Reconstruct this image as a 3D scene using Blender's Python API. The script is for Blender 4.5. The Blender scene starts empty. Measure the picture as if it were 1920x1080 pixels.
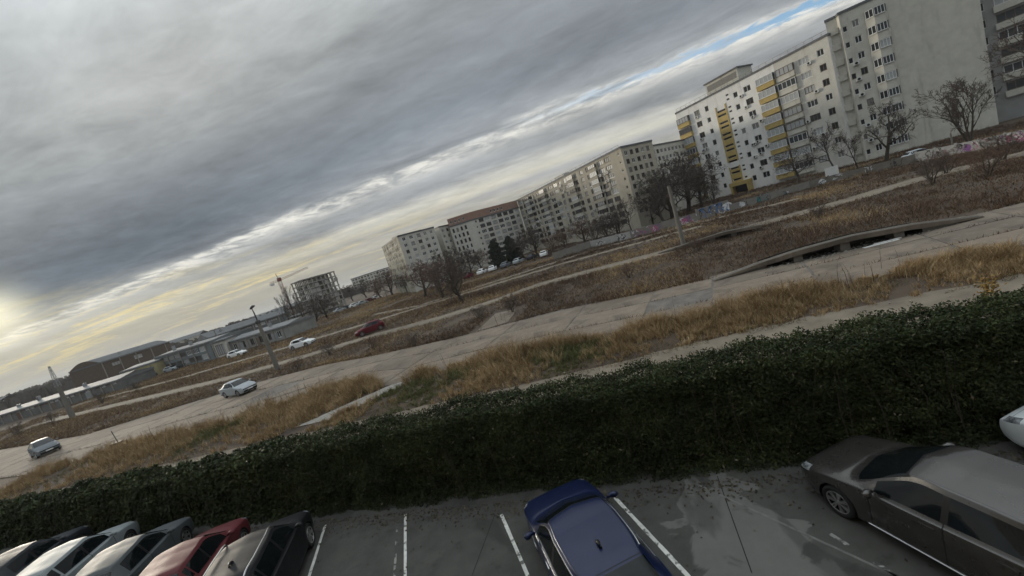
import bpy, bmesh, math, random
import numpy as np
from mathutils import Vector, Matrix
R = math.radians
rnd = random.Random(7)
rng = np.random.default_rng(11)
scene = bpy.context.scene
COL = scene.collection

# ------------------------------------------------------------------ camera
CAM_H, FPX, ROLL, PITCH = 7.0, 760.0, 17.5, 6.9727
cd = bpy.data.cameras.new('camera'); cam = bpy.data.objects.new('camera', cd); COL.objects.link(cam)
cd.sensor_width = 36.0; cd.lens = FPX / 1920 * 36.0; cd.clip_start = 0.05; cd.clip_end = 9000
cam.matrix_world = (Matrix.Translation((0, 0, CAM_H)) @ Matrix.Rotation(R(90 - PITCH), 4, 'X')
                    @ Matrix.Rotation(R(-ROLL), 4, 'Z'))
scene.camera = cam
scene.render.resolution_x, scene.render.resolution_y = 1024, 576

# ------------------------------------------------------------------ sky and sun
SUN_AZ, SUN_EL = -50.5, 7.0          # degrees right of +Y, above the horizon
sdir = Vector((math.sin(R(SUN_AZ)) * math.cos(R(SUN_EL)), math.cos(R(SUN_AZ)) * math.cos(R(SUN_EL)), math.sin(R(SUN_EL))))

class NT:
    """small helper to write node trees as expressions"""
    def __init__(s, tree): s.t = tree; s.n = tree.nodes; s.l = tree.links
    def node(s, kind, ins=None, **props):
        n = s.n.new(kind)
        for k, v in props.items(): setattr(n, k, v)
        for k, v in (ins or {}).items():
            if v is None: continue
            if isinstance(v, bpy.types.NodeSocket): s.l.new(v, n.inputs[k])
            else:
                try: n.inputs[k].default_value = v
                except TypeError: n.inputs[k].default_value = v[0]
        return n
    def m(s, op, a, b=None, c=None, clamp=False):
        return s.node('ShaderNodeMath', {0: a, 1: b, 2: c}, operation=op, use_clamp=clamp).outputs[0]
    def v(s, op, a, b=None):
        n = s.node('ShaderNodeVectorMath', {0: a, 1: b}, operation=op)
        return n.outputs['Value'] if op in ('DOT_PRODUCT', 'LENGTH') else n.outputs[0]
    def mix(s, f, a, b, blend='MIX'):
        n = s.n.new('ShaderNodeMix'); n.data_type = 'RGBA'; n.blend_type = blend
        for k, v in ((0, f), (6, a), (7, b)):
            if isinstance(v, bpy.types.NodeSocket): s.l.new(v, n.inputs[k])
            else: n.inputs[k].default_value = v if k == 0 else (*v[:3], 1)
        return n.outputs[2]
    def noise(s, vec, scale, detail=4, rough=.55, dist=0.0, dim='3D'):
        n = s.node('ShaderNodeTexNoise', {'Scale': scale, 'Detail': detail, 'Roughness': rough, 'Distortion': dist}, noise_dimensions=dim)
        if vec is not None: s.l.new(vec, n.inputs['Vector'])
        return n.outputs[0]
    def ramp(s, f, stops, interp='LINEAR'):
        n = s.n.new('ShaderNodeValToRGB'); e = n.color_ramp.elements; n.color_ramp.interpolation = interp
        while len(e) < len(stops): e.new(.5)
        for k, (p, c) in enumerate(stops):
            e[k].position = p; e[k].color = (*c[:3], 1) if isinstance(c, (tuple, list)) else (c, c, c, 1)
        if isinstance(f, bpy.types.NodeSocket): s.l.new(f, n.inputs[0])
        return n.outputs[0]
    def smooth(s, x, a, b):
        return s.node('ShaderNodeMapRange', {'Value': x, 'From Min': a, 'From Max': b}, interpolation_type='SMOOTHSTEP').outputs[0]
    def xyz(s, x, y, z): return s.node('ShaderNodeCombineXYZ', {0: x, 1: y, 2: z}).outputs[0]
    def sep(s, v):
        n = s.node('ShaderNodeSeparateXYZ', {0: v}); return n.outputs[0], n.outputs[1], n.outputs[2]

def g8(r, g, b):      # 8-bit sRGB to linear
    f = lambda c: c / 12.92 if c <= .04045 else ((c + .055) / 1.055) ** 2.4
    return (f(r / 255), f(g / 255), f(b / 255))

world = bpy.data.worlds.new('World'); scene.world = world; world.use_nodes = True
wt = NT(world.node_tree); wt.n.clear()
def build_sky(w):
    gen = w.node('ShaderNodeTexCoord').outputs['Generated']
    d = w.v('NORMALIZE', gen); dx, dy, dz = w.sep(d)
    zc = w.m('SQRT', w.m('ADD', w.m('MULTIPLY', dz, dz), .0012))
    px, py = w.m('DIVIDE', dx, zc), w.m('DIVIDE', dy, zc)
    # cloud sheet coordinates: s along the cloud streets, t across them
    s_ = w.m('ADD', w.m('MULTIPLY', px, .947), w.m('MULTIPLY', py, -.32))
    t_ = w.m('ADD', w.m('MULTIPLY', px, .32), w.m('MULTIPLY', py, .947))
    ta = w.m('ABSOLUTE', t_); tq = w.m('MULTIPLY', w.m('LOGARITHM', w.m('ADD', ta, 1.0), 2.71828), 4.2); sq = w.m('DIVIDE', s_, w.m('ADD', 1.0, w.m('MULTIPLY', ta, .11)))
    big = w.noise(w.xyz(w.m('MULTIPLY', sq, .42), w.m('MULTIPLY', tq, .5), 3.3), 1.0, 6, .5)
    mid = w.noise(w.xyz(w.m('MULTIPLY', sq, 1.0), w.m('MULTIPLY', tq, 1.45), 9.1), 1.0, 9, .62, .8)
    fine = w.noise(w.xyz(w.m('MULTIPLY', sq, 5.0), w.m('MULTIPLY', tq, 4.2), 1.7), 1.0, 8, .62, .4)
    wob = w.m('ADD', w.m('MULTIPLY', w.m('SUBTRACT', mid, .5), .9), w.m('MULTIPLY', w.m('SUBTRACT', fine, .5), .22))
    tt = w.m('ADD', t_, w.m('MULTIPLY', wob, w.smooth(t_, .5, 4.5)))
    u = w.m('DIVIDE', tt, 16.0, clamp=True)
    base = w.ramp(u, [(0.0, g8(160, 167, 171)), (.075, g8(172, 177, 178)), (.125, g8(156, 162, 167)), (.18, g8(138, 145, 152)),
                      (.225, g8(152, 157, 162)), (.262, g8(190, 193, 193)), (.29, g8(180, 183, 184)), (.33, g8(160, 164, 168)),
                      (.385, g8(196, 196, 190)), (.44, g8(198, 196, 184)), (.50, g8(156, 158, 159)), (.62, g8(168, 166, 158)), (.72, g8(136, 139, 141)), (.85, g8(152, 150, 143)), (1.0, g8(132, 136, 138))])
    # darker body of cloud low on the left, paler toward the top
    ds = w.m('DIVIDE', w.m('SUBTRACT', s_, -5.2), 3.6); dt = w.m('DIVIDE', w.m('SUBTRACT', tt, 2.8), 1.4)
    r2 = w.m('ADD', w.m('MULTIPLY', ds, ds), w.m('MULTIPLY', dt, dt))
    dark = w.m('MULTIPLY', w.m('POWER', 2.718, w.m('MULTIPLY', r2, -1.0)), .74)
    col = w.mix(dark, base, g8(84, 96, 107))
    ds = w.m('DIVIDE', w.m('SUBTRACT', s_, -1.6), .9); dt = w.m('DIVIDE', w.m('SUBTRACT', tt, 1.35), .5)
    pale = w.m('MULTIPLY', w.m('POWER', 2.718, w.m('MULTIPLY', w.m('ADD', w.m('MULTIPLY', ds, ds), w.m('MULTIPLY', dt, dt)), -1.0)), .5)
    col = w.mix(pale, col, g8(196, 197, 194))
    # mottling
    mot = w.m('ADD', w.m('MULTIPLY', w.m('SUBTRACT', big, .5), 1.5), w.m('MULTIPLY', w.m('SUBTRACT', mid, .5), .9))
    mot = w.m('ADD', mot, w.m('MULTIPLY', w.m('SUBTRACT', fine, .5), .62))
    gain = w.m('MAXIMUM', w.m('ADD', .97, w.m('MULTIPLY', mot, .8)), .35)
    col = w.mix(1.0, col, w.xyz(gain, gain, gain), 'MULTIPLY')
    # bright frayed rim and open blue seam
    rim = w.m('MULTIPLY', w.smooth(tt, 3.72, 4.05), w.m('SUBTRACT', 1.0, w.smooth(tt, 4.15, 4.75)))
    rimn = w.m('MULTIPLY', rim, w.smooth(w.m('ADD', fine, w.m('MULTIPLY', mid, .6)), .62, 1.02))
    col = w.mix(w.m('MULTIPLY', rimn, 1.0), col, g8(232, 230, 222))
    sky = w.node('ShaderNodeTexSky', sky_type='NISHITA', sun_disc=False, sun_elevation=R(SUN_EL + 14), sun_rotation=R(SUN_AZ), air_density=1.2, dust_density=.6)
    skc = w.mix(1.0, sky.outputs[0], (.10, .125, .15), 'MULTIPLY')
    seam = w.m('SUBTRACT', 1.0, w.smooth(w.m('ABSOLUTE', w.m('SUBTRACT', w.m('ADD', t_, w.m('MULTIPLY', w.m('SUBTRACT', fine, .5), .7)), 4.03)), .05, .19))
    seam = w.m('MULTIPLY', seam, w.smooth(w.m('ADD', s_, w.m('MULTIPLY', w.m('SUBTRACT', fine, .5), 4.0)), -1.0, 1.9))
    col = w.mix(w.m('MULTIPLY', seam, .95), col, skc)
    # warm light of the low sun seeping through the thin cloud
    dot = w.m('MAXIMUM', w.v('DOT_PRODUCT', d, tuple(sdir)), 0.0)
    wide = w.m('POWER', dot, 3.2); core = w.m('POWER', dot, 1500.0); near = w.m('POWER', dot, 40.0)
    strk = w.noise(w.xyz(w.m('MULTIPLY', sq, .34), w.m('MULTIPLY', tq, 1.5), 5.6), 1.0, 8, .6, .5)
    thin = w.smooth(w.m('ADD', w.m('MULTIPLY', strk, .85), w.m('MULTIPLY', fine, .2)), .525, .66)
    low = w.m('SUBTRACT', 1.0, w.smooth(dz, .04, .16))
    col = w.mix(w.m('MULTIPLY', w.m('MULTIPLY', w.m('MULTIPLY', wide, low), thin), .8), col, g8(250, 226, 140))
    col = w.mix(w.m('MULTIPLY', w.m('MULTIPLY', near, low), .12), col, g8(205, 190, 140))
    col = w.mix(w.m('MULTIPLY', w.m('MULTIPLY', wide, low), .34), col, g8(226, 214, 176))
    glow = w.mix(1.0, w.xyz(core, core, core), (.75, .68, .45), 'MULTIPLY')
    col = w.mix(1.0, col, glow, 'ADD')
    # haze towards the horizon and, as under any overcast, a zenith brighter than the rim
    col = w.mix(w.m('MULTIPLY', w.m('SUBTRACT', 1.0, w.smooth(dz, 0.0, .07)), .55), col, g8(150, 148, 142))
    up = w.m('ADD', 1.0, w.m('MULTIPLY', w.smooth(dz, .42, 1.0), 2.0))
    col = w.mix(1.0, col, w.xyz(up, up, up), 'MULTIPLY')
    col = w.mix(w.smooth(dz, 0.0, -.03), col, (.12, .11, .10))
    bg = w.node('ShaderNodeBackground', {'Color': col, 'Strength': 1.0})
    out = w.node('ShaderNodeOutputWorld'); w.l.new(bg.outputs[0], out.inputs[0])
build_sky(wt)
sl = bpy.data.lights.new('sun', 'SUN'); sl.energy = 2.0; sl.angle = R(12); sl.color = (1.0, .90, .74)
so = bpy.data.objects.new('sun', sl); COL.objects.link(so); so.rotation_euler = sdir.to_track_quat('Z', 'Y').to_euler()
vs = scene.view_settings; vs.view_transform = 'Standard'; vs.look = 'None'; vs.exposure = 0.12; vs.gamma = 1.0; vs.use_curve_mapping = False
scene.cycles.max_bounces = 4; scene.cycles.use_adaptive_sampling = True; scene.cycles.adaptive_threshold = .03; scene.cycles.use_denoising = True; scene.cycles.sample_clamp_indirect = 4

# ------------------------------------------------------------------ helpers
def ray(x, y):      # direction through a point of the 1920x1080 view
    q = Vector((x - 960, y - 540)); r = R(ROLL); p = R(PITCH)
    a = q.x * math.cos(r) - q.y * math.sin(r); b = q.x * math.sin(r) + q.y * math.cos(r)
    return Vector((a, FPX * math.cos(p) - b * math.sin(p), -(b * math.cos(p) + FPX * math.sin(p))))
def G(x, y, z=0.0):
    d = ray(x, y); t = (z - CAM_H) / d.z; return Vector((d.x * t, d.y * t, z))
E1 = Vector((.953, -.304, 0)); E2 = Vector((.304, .953, 0))
HEDGE_ANG = math.atan2(E1.y, E1.x)
def SN(s, n, z=0.0): return E1 * s + E2 * n + Vector((0, 0, z))

def obj(name, mesh, parent=None, loc=None, rot=None):
    o = bpy.data.objects.new(name, mesh); COL.objects.link(o)
    if parent: o.parent = parent
    if loc is not None: o.location = loc
    if rot is not None: o.rotation_euler = rot
    return o
def thing(name, label, cat, loc=(0, 0, 0), rz=0.0, group=None):
    o = obj(name, None, None, loc, (0, 0, rz)); return tag(o, label, cat, group)
def tag(o, label, cat, group=None):
    o['label'] = label; o['category'] = cat
    if group: o['group'] = group
    return o
def struct(o): o['kind'] = 'structure'; return o
def stuff(o): o['kind'] = 'stuff'; return o
def dup(root, loc, rz=None, label=None, scale=None):
    r = root.copy(); COL.objects.link(r); r.location = loc
    if rz is not None: r.rotation_euler = (0, 0, rz)
    if label: r['label'] = label
    if scale: r.scale = scale
    for ch in list(root.children):
        c = ch.copy(); COL.objects.link(c); c.parent = r
        for gch in list(ch.children):
            d = gch.copy(); COL.objects.link(d); d.parent = c
    return r

class MB:
    def __init__(s): s.v = []; s.f = []; s.m = []
    def quad(s, a, b, c, d, m=0):
        k = len(s.v); s.v += [tuple(a), tuple(b), tuple(c), tuple(d)]; s.f.append((k, k + 1, k + 2, k + 3)); s.m.append(m)
    def box(s, x0, x1, y0, y1, z0, z1, m=0, M=None):
        k = len(s.v); P = [(x, y, z) for z in (z0, z1) for y in (y0, y1) for x in (x0, x1)]
        if M is not None: P = [tuple(M @ Vector(p)) for p in P]
        s.v += P
        for f in ((0, 2, 3, 1), (4, 5, 7, 6), (0, 1, 5, 4), (2, 6, 7, 3), (0, 4, 6, 2), (1, 3, 7, 5)):
            s.f.append(tuple(k + i for i in f)); s.m.append(m)
    def bar(s, a, b, w, h=None, m=0):
        a, b = Vector(a), Vector(b); d = b - a; L = d.length; q = d.to_track_quat('X', 'Z').to_matrix().to_4x4()
        h = h or w; s.box(0, L, -w / 2, w / 2, -h / 2, h / 2, m, Matrix.Translation(a) @ q)
    def tube(s, pts, rad, n=6, m=0, cap=True):
        pts = [Vector(p) for p in pts]; k0 = len(s.v); up = Vector((0, 0, 1))
        for i, p in enumerate(pts):
            d = (pts[min(i + 1, len(pts) - 1)] - pts[max(i - 1, 0)])
            if d.length < 1e-6: d = Vector((0, 0, 1))
            d.normalize(); a = d.cross(up if abs(d.z) < .9 else Vector((1, 0, 0))).normalized(); b = d.cross(a)
            r = rad[i] if isinstance(rad, (list, tuple)) else rad
            for j in range(n):
                t = 2 * math.pi * j / n; s.v.append(tuple(p + a * (math.cos(t) * r) + b * (math.sin(t) * r)))
        for i in range(len(pts) - 1):
            for j in range(n):
                j2 = (j + 1) % n; s.f.append((k0 + i * n + j, k0 + i * n + j2, k0 + (i + 1) * n + j2, k0 + (i + 1) * n + j)); s.m.append(m)
        if cap:
            s.f.append(tuple(k0 + j for j in range(n))[::-1]); s.m.append(m)
            e = k0 + (len(pts) - 1) * n; s.f.append(tuple(e + j for j in range(n))); s.m.append(m)
    def lathe(s, prof, n=20, axis='Y', m=0):
        k0 = len(s.v)
        for (r, h) in prof:
            for j in range(n):
                t = 2 * math.pi * j / n; c, q = r * math.cos(t), r * math.sin(t)
                s.v.append((c, h, q) if axis == 'Y' else (c, q, h))
        for i in range(len(prof) - 1):
            for j in range(n):
                j2 = (j + 1) % n; s.f.append((k0 + i * n + j, k0 + i * n + j2, k0 + (i + 1) * n + j2, k0 + (i + 1) * n + j)); s.m.append(m)
    def poly(s, pts, m=0):
        k = len(s.v); s.v += [tuple(p) for p in pts]; s.f.append(tuple(range(k, k + len(pts)))); s.m.append(m)
    def mesh(s, name, mats, smooth=False):
        me = bpy.data.meshes.new(name); me.from_pydata(s.v, [], s.f)
        for m in (mats if isinstance(mats, (list, tuple)) else [mats]): me.materials.append(m)
        me.polygons.foreach_set('material_index', s.m)
        if smooth: me.polygons.foreach_set('use_smooth', [True] * len(s.f))
        me.update(); return me
    def build(s, name, mats, parent=None, loc=None, rot=None, smooth=False):
        return obj(name, s.mesh(name, mats, smooth), parent, loc, rot)

def np_mesh(name, V, F, mat):     # V (n,3), F (m,k) arrays
    me = bpy.data.meshes.new(name); k = F.shape[1]
    me.vertices.add(len(V)); me.vertices.foreach_set('co', np.ascontiguousarray(V, dtype=np.float32).ravel())
    me.loops.add(F.size); me.loops.foreach_set('vertex_index', np.ascontiguousarray(F, dtype=np.int32).ravel())
    me.polygons.add(len(F)); me.polygons.foreach_set('loop_start', np.arange(0, F.size, k, dtype=np.int32))
    me.materials.append(mat); me.update(calc_edges=True); return me

# ------------------------------------------------------------------ materials
MATS = {}
def mat(name, col, rough=.8, var=.15, scale=1.5, metal=0.0, bump=0.0, bscale=20, spec=.5, extra=None, coord='Object', rand=0.0, island=0.0, coat=0.0):
    if name in MATS: return MATS[name]
    m = bpy.data.materials.new(name); m.use_nodes = True; t = NT(m.node_tree); t.n.clear()
    tc = t.node('ShaderNodeTexCoord').outputs[coord]
    c = tuple(col); lo = tuple(max(0, x * (1 - var)) for x in c); hi = tuple(min(1, x * (1 + var)) for x in c)
    nz = t.noise(tc, scale, 6, .6)
    cc = t.ramp(nz, [(.32, lo), (.68, hi)])
    if rand:
        r = t.node('ShaderNodeObjectInfo').outputs['Random']; k = t.m('ADD', 1 - rand, t.m('MULTIPLY', r, 2 * rand)); cc = t.mix(1.0, cc, t.xyz(k, k, k), 'MULTIPLY')
    if island:
        r = t.node('ShaderNodeNewGeometry').outputs['Random Per Island']; k = t.m('ADD', 1 - island, t.m('MULTIPLY', r, 2 * island)); cc = t.mix(1.0, cc, t.xyz(k, k, k), 'MULTIPLY')
    if extra: cc = extra(t, tc, cc)
    b = t.node('ShaderNodeBsdfPrincipled', {'Base Color': cc, 'Roughness': rough, 'Metallic': metal, 'Specular IOR Level': spec, 'Coat Weight': coat, 'Coat Roughness': .22})
    if bump:
        bn = t.node('ShaderNodeBump', {'Height': t.noise(tc, bscale, 5, .6), 'Strength': bump, 'Distance': .02}); t.l.new(bn.outputs[0], b.inputs['Normal'])
    o = t.node('ShaderNodeOutputMaterial'); t.l.new(b.outputs[0], o.inputs[0]); MATS[name] = m; return m

def stains(dark, scale, lo, hi, amt, stretch=(1, 1, 1), off=0.0):
    def f(t, tc, cc):
        v = t.v('MULTIPLY', tc, stretch); v = t.v('ADD', v, (off, off, off))
        k = t.smooth(t.noise(v, scale, 7, .6, .4), lo, hi); return t.mix(t.m('MULTIPLY', k, amt), cc, dark)
    return f
def chain(*fs):
    def f(t, tc, cc):
        for g in fs: cc = g(t, tc, cc)
        return cc
    return f
def leafmat(name, a, b, c, rough=.6, spec=.3):
    if name in MATS: return MATS[name]
    m = bpy.data.materials.new(name); m.use_nodes = True; t = NT(m.node_tree); t.n.clear()
    r = t.node('ShaderNodeNewGeometry').outputs['Random Per Island']
    big = t.noise(t.node('ShaderNodeTexCoord').outputs['Object'], .8, 5, .65)
    f = t.m('ADD', t.m('MULTIPLY', r, .65), t.m('MULTIPLY', t.m('SUBTRACT', big, .5), 1.6)); f = t.m('ADD', f, .17, clamp=True)
    cc = t.ramp(f, [(0.0, a), (.5, b), (1.0, c)])
    s = t.node('ShaderNodeBsdfPrincipled', {'Base Color': cc, 'Roughness': rough, 'Specular IOR Level': spec})
    o = t.node('ShaderNodeOutputMaterial'); t.l.new(s.outputs[0], o.inputs[0]); MATS[name] = m; return m
def panemat(name, dark, light, share, rough=.08):
    if name in MATS: return MATS[name]
    m = bpy.data.materials.new(name); m.use_nodes = True; t = NT(m.node_tree); t.n.clear()
    r = t.node('ShaderNodeObjectInfo').outputs['Random']
    tc = t.node('ShaderNodeTexCoord').outputs['Object']
    k = t.m('LESS_THAN', r, share); fold = t.noise(t.v('MULTIPLY', tc, (9, 1, .4)), 1.0, 3)
    cur = t.mix(fold, tuple(x * .7 for x in light), light)
    s = t.node('ShaderNodeBsdfPrincipled', {'Base Color': t.mix(k, dark, cur), 'Roughness': rough, 'Specular IOR Level': .16})
    o = t.node('ShaderNodeOutputMaterial'); t.l.new(s.outputs[0], o.inputs[0]); MATS[name] = m; return m

GROUND = mat('earth', (.062, .042, .027), .95, .45, .35, extra=stains((.078, .058, .039), .12, .45, .7, .7), bump=.4, bscale=6)
def mud(t, tc, cc):
    p = t.node('ShaderNodeNewGeometry').outputs['Position']; a = t.smooth(t.noise(t.v('MULTIPLY', p, (.6, 1.2, 0)), .16, 6, .6, .5), .5, .62)
    cc = t.mix(t.m('MULTIPLY', a, .55), cc, (.085, .064, .045)); q = t.v('MULTIPLY', p, (.25, 1.3, 0)); return t.mix(t.m('MULTIPLY', t.smooth(t.noise(q, .8, 5, .6), .55, .7), .4), cc, (.25, .205, .16))
CONC = mat('weathered_concrete', (.172, .137, .104), .9, .18, .9, extra=chain(stains((.075, .06, .047), .45, .48, .68, .75, (1, 1, 1)), stains((.23, .20, .17), 1.6, .54, .72, .5), stains((.05, .042, .034), 3.5, .60, .70, .5), mud), bump=.35, bscale=9, coord='Object', rand=.14)
CONC_D = mat('dark_concrete', (.13, .115, .10), .9, .3, 1.2, bump=.4, bscale=12)
CONC_L = mat('pale_concrete', (.27, .25, .22), .8, .15, 2.0)
DIRT = mat('dirt_path', (.18, .148, .11), .95, .25, .8, extra=stains((.11, .085, .06), .5, .5, .7, .6), bump=.35, bscale=8)
WHITE_P = mat('white_paint', (.62, .62, .58), .7, .2, 6, extra=stains((.09, .09, .085), 5.0, .56, .63, .9))
FAINT_P = mat('worn_paint', (.26, .26, .245), .8, .2, 6, extra=stains((.06, .06, .055), 4.0, .45, .52, 1.0))
GHOST_P = mat('ghost_paint', (.15, .148, .138), .85, .2, 6, extra=stains((.08, .078, .07), 2.0, .45, .6, .8))
def wet(t, tc, cc):      # a dry pale patch with crisp damp edges right of the blue car, thin damp marks elsewhere
    x, y, z = t.sep(tc); dx = t.m('DIVIDE', t.m('SUBTRACT', x, 2.75), 1.45); dy = t.m('DIVIDE', t.m('SUBTRACT', y, 7.0), 2.5)
    g = t.m('ADD', t.m('MULTIPLY', dx, dx), t.m('MULTIPLY', dy, dy)); nz = t.noise(t.v('MULTIPLY', tc, (1, 1, 0)), .85, 5, .5, .8)
    k = t.smooth(t.m('SUBTRACT', t.m('MULTIPLY', nz, 2.6), g), .56, .68)
    cc = t.mix(k, cc, t.mix(t.noise(tc, 2.5, 6, .65), (.115, .113, .105), (.165, .162, .15)))
    return t.mix(t.m('MULTIPLY', t.smooth(t.noise(t.v('MULTIPLY', tc, (1, .5, 0)), .55, 4, .5, .6), .56, .6), .45), cc, (.026, .026, .024))
ASPH = mat('wet_asphalt', (.070, .069, .063), .72, .18, 2.0, extra=chain(stains((.085, .083, .072), .9, .5, .72, .6), wet, stains((.10, .098, .09), 60, .58, .70, .45), stains((.022, .021, .019), 1.6, .58, .75, .6)), bump=.5, bscale=140, spec=.3)
DARK = mat('black_rubber', (.012, .012, .012), .75, .2, 4)
PLAST = mat('black_plastic', (.014, .014, .015), .4, .2, 4, spec=.2)
CHROME = mat('chrome_trim', (.62, .62, .62), .25, .05, 4, metal=1.0)
RIM = mat('alloy_rim', (.50, .50, .50), .35, .1, 4, metal=.85)
CGLASS = mat('car_glass', (.006, .008, .009), .05, .1, 1.0, spec=.35)
LAMP = mat('headlamp_glass', (.20, .21, .22), .15, .8, 9, spec=.6)
REDL = mat('tail_lamp', (.22, .008, .008), .15, .2, 10)
PLATE = mat('number_plate', (.7, .7, .68), .5, .1, 8)
BARK = mat('bark', (.055, .043, .034), .95, .3, 6, bump=.5, bscale=18)
TWIG = mat('twigs', (.072, .055, .045), .95, .25, 3, island=.3)
TWIG_R = mat('russet_twigs', (.115, .068, .048), .95, .25, 3, island=.35)
METAL_G = mat('galvanised_steel', (.30, .31, .32), .5, .15, 5, metal=.5)
RUST = mat('rusty_steel', (.11, .05, .03), .85, .3, 6)

# ------------------------------------------------------------------ ground, roads, paths
mb = MB(); S = 4200
mb.quad((-S, -S, -.02), (S, -S, -.02), (S, S, -.02), (-S, S, -.02)); struct(mb.build('ground', GROUND))

# car park: asphalt between our building and the hedge
mb = MB(); mb.quad(SN(-48, -1.5, .004), SN(26, -1.5, .004), SN(26, 10.1, .004), SN(-48, 10.1, .004)); park = struct(mb.build('car_park', ASPH))
FWD = Vector((-.215, .9766, 0)); RGT = Vector((.9766, .215, 0)); CAR_ANG = math.atan2(FWD.y, FWD.x)
def strip(a, b, w, z, m, name, parent, breaks=0):
    a, b = Vector(a), Vector(b); d = (b - a).normalized(); q = Vector((-d.y, d.x, 0)) * w / 2
    mb = MB(); N = 14; L = (b - a).length
    for i in range(N):
        if breaks and rnd.random() < breaks: continue
        p0 = a + d * (L * i / N); p1 = a + d * (L * (i + 1) / N); e = .012
        j = [q * (1 + rnd.uniform(-e, e) * 8) for _ in range(4)]
        mb.quad((p0 - j[0]).to_3d() + Vector((0, 0, z)), (p0 + j[1]) + Vector((0, 0, z)), (p1 + j[2]) + Vector((0, 0, z)), (p1 - j[3]) + Vector((0, 0, z)))
    return mb.build(name, m, parent)
LN = [(G(610, 985), G(580, 1080)), (G(760, 965), G(760, 1080)), (G(940, 965), G(990, 1080)), (G(1150, 930), G(1290, 1080))]
for k, (a, b) in enumerate(LN):
    strip(a, a + (b - a).normalized() * 5.4, .085 if k != 1 else .075, .008, WHITE_P, 'bay_line', park, .0 if k < 3 else .12)
a = G(1405, 905); strip(a, a + (-FWD) * 5.2, .07, .008, FAINT_P, 'bay_line', park, .65)
a = G(745, 985); strip(a, a + (-FWD) * 4.4, .06, .008, FAINT_P, 'bay_line', park, .3)
a = G(1300, 905); strip(a, a + Vector((.45, -.9, 0)).normalized() * 4.4, .05, .008, GHOST_P, 'bay_line', park, .0)
for k in (5, 6): a = LN[3][0] + (LN[3][0] - LN[0][0]) / 3 * (k - 3); strip(a, a + (-FWD) * 5.2, .08, .008, FAINT_P, 'bay_line', park, .4)
for a, b in ((G(928, 965), G(885, 1080)), (G(1345, 893), G(1410, 1075))):
    strip(a, b, .02, .0075, DARK, 'joint', park)

# footpath behind the hedge
def ribbon(name, pts, w, z, m, parent=None, ragged=.12, n=10, widths=None):
    P = []
    for i in range(len(pts) - 1):
        for k in range(n): P.append(pts[i].lerp(pts[i + 1], k / n))
    P.append(pts[-1]); mb = MB(); prev = None
    for i, p in enumerate(P):
        d = (P[min(i + 1, len(P) - 1)] - P[max(i - 1, 0)]).normalized(); q = Vector((-d.y, d.x, 0))
        a = p + q * (w / 2 + rnd.uniform(-ragged, ragged)); b = p - q * (w / 2 + rnd.uniform(-ragged, ragged)); a.z = b.z = z
        if prev: mb.quad(prev[1], b, a, prev[0])
        prev = (a, b)
    return mb.build(name, m, parent)
FAR_EDGE = [(-48, 14.6), (-40, 15.2), (-26, 16.4), (-17, 17.1), (-12, 17.5), (-3.5, 18.1), (1.4, 18.8), (6, 19.2), (12.5, 19.2), (26, 19.4)]
struct(ribbon('footpath', [SN(s, n - 1.5) for s, n in FAR_EDGE], 3.0, .004, DIRT, n=6))
def path_far(s): return float(np.interp(s, [p[0] for p in FAR_EDGE], [p[1] for p in FAR_EDGE]))

# concrete apron: dark bed with separate slabs on it
road_near = lambda s: float(np.interp(s, [-95, -63, -50, -42, -31, -27, -21, -18, -14, -10, 2, 12, 30], [23, 20.0, 18.8, 21.4, 21.2, 24.2, 24.6, 22.0, 22.8, 22.6, 22.3, 22.6, 22.9]))
road_far = lambda s: float(np.interp(s, [-95, -63, -56, -41, -33, -26, -17, -7, 1, 10, 21, 32], [31.5, 28.0, 30.0, 33.6, 33.8, 32.3, 31.6, 32.3, 30.7, 30.1, 30.6, 31.5]))
mb = MB(); ss = np.linspace(-92, 34, 85)
for a, b in zip(ss[:-1], ss[1:]):
    mb.quad(SN(a, road_near(a), .002), SN(b, road_near(b), .002), SN(b, road_far(b) + .15, .002), SN(a, road_far(a) + .15, .002))
road = struct(mb.build('concrete_road', CONC_D))
s = -90.0; rows = 3
while s < 33:
    L = rnd.choice((3.9, 5.2, 5.2, 6.0)); s1 = s + L
    for r in range(rows):
        if rnd.random() < .04: continue
        sk = .55
        def edge(sv, f): return SN(sv + (f - .5) * sk * 3, road_near(sv) * (1 - f) + road_far(sv) * f)
        f0, f1 = r / rows + .0025, (r + 1) / rows - .0025; g = .03 + rnd.random() * .03; z = .018 + rnd.uniform(-.006, .012)
        c = [edge(s + g, f0), edge(s1 - g, f0), edge(s1 - g, f1), edge(s + g, f1)]
        c = [p + Vector((rnd.uniform(-.04, .04), rnd.uniform(-.04, .04), z + rnd.uniform(-.005, .005))) for p in c]
        o = sum(c, Vector()) / 4; mb = MB(); top = [p - o for p in c]; bot = [Vector((p.x, p.y, p.z - .05)) for p in top]
        mb.poly(top)
        for i in range(4): mb.quad(bot[i], bot[(i + 1) % 4], top[(i + 1) % 4], top[i])
        mb.build('slab', CONC, road, o)
    s = s1
# side strip leading away from the apron towards the field, and the one through the grass
mb = MB(); mb.poly([G(893, 622) + Vector((0, 0, .012)), G(952, 604) + Vector((0, 0, .012)), G(970, 580) + Vector((0, 0, .012)), G(930, 587) + Vector((0, 0, .012))]); struct(mb.build('concrete_ramp', CONC))
mb = MB(); z = Vector((0, 0, .015)); mb.poly([SN(-21.5, 18.0) + z, SN(-18.6, 18.2) + z, SN(-14.2, 23.5) + z, SN(-16.2, 23.2) + z]); struct(mb.build('cross_path', CONC_L))
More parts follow.
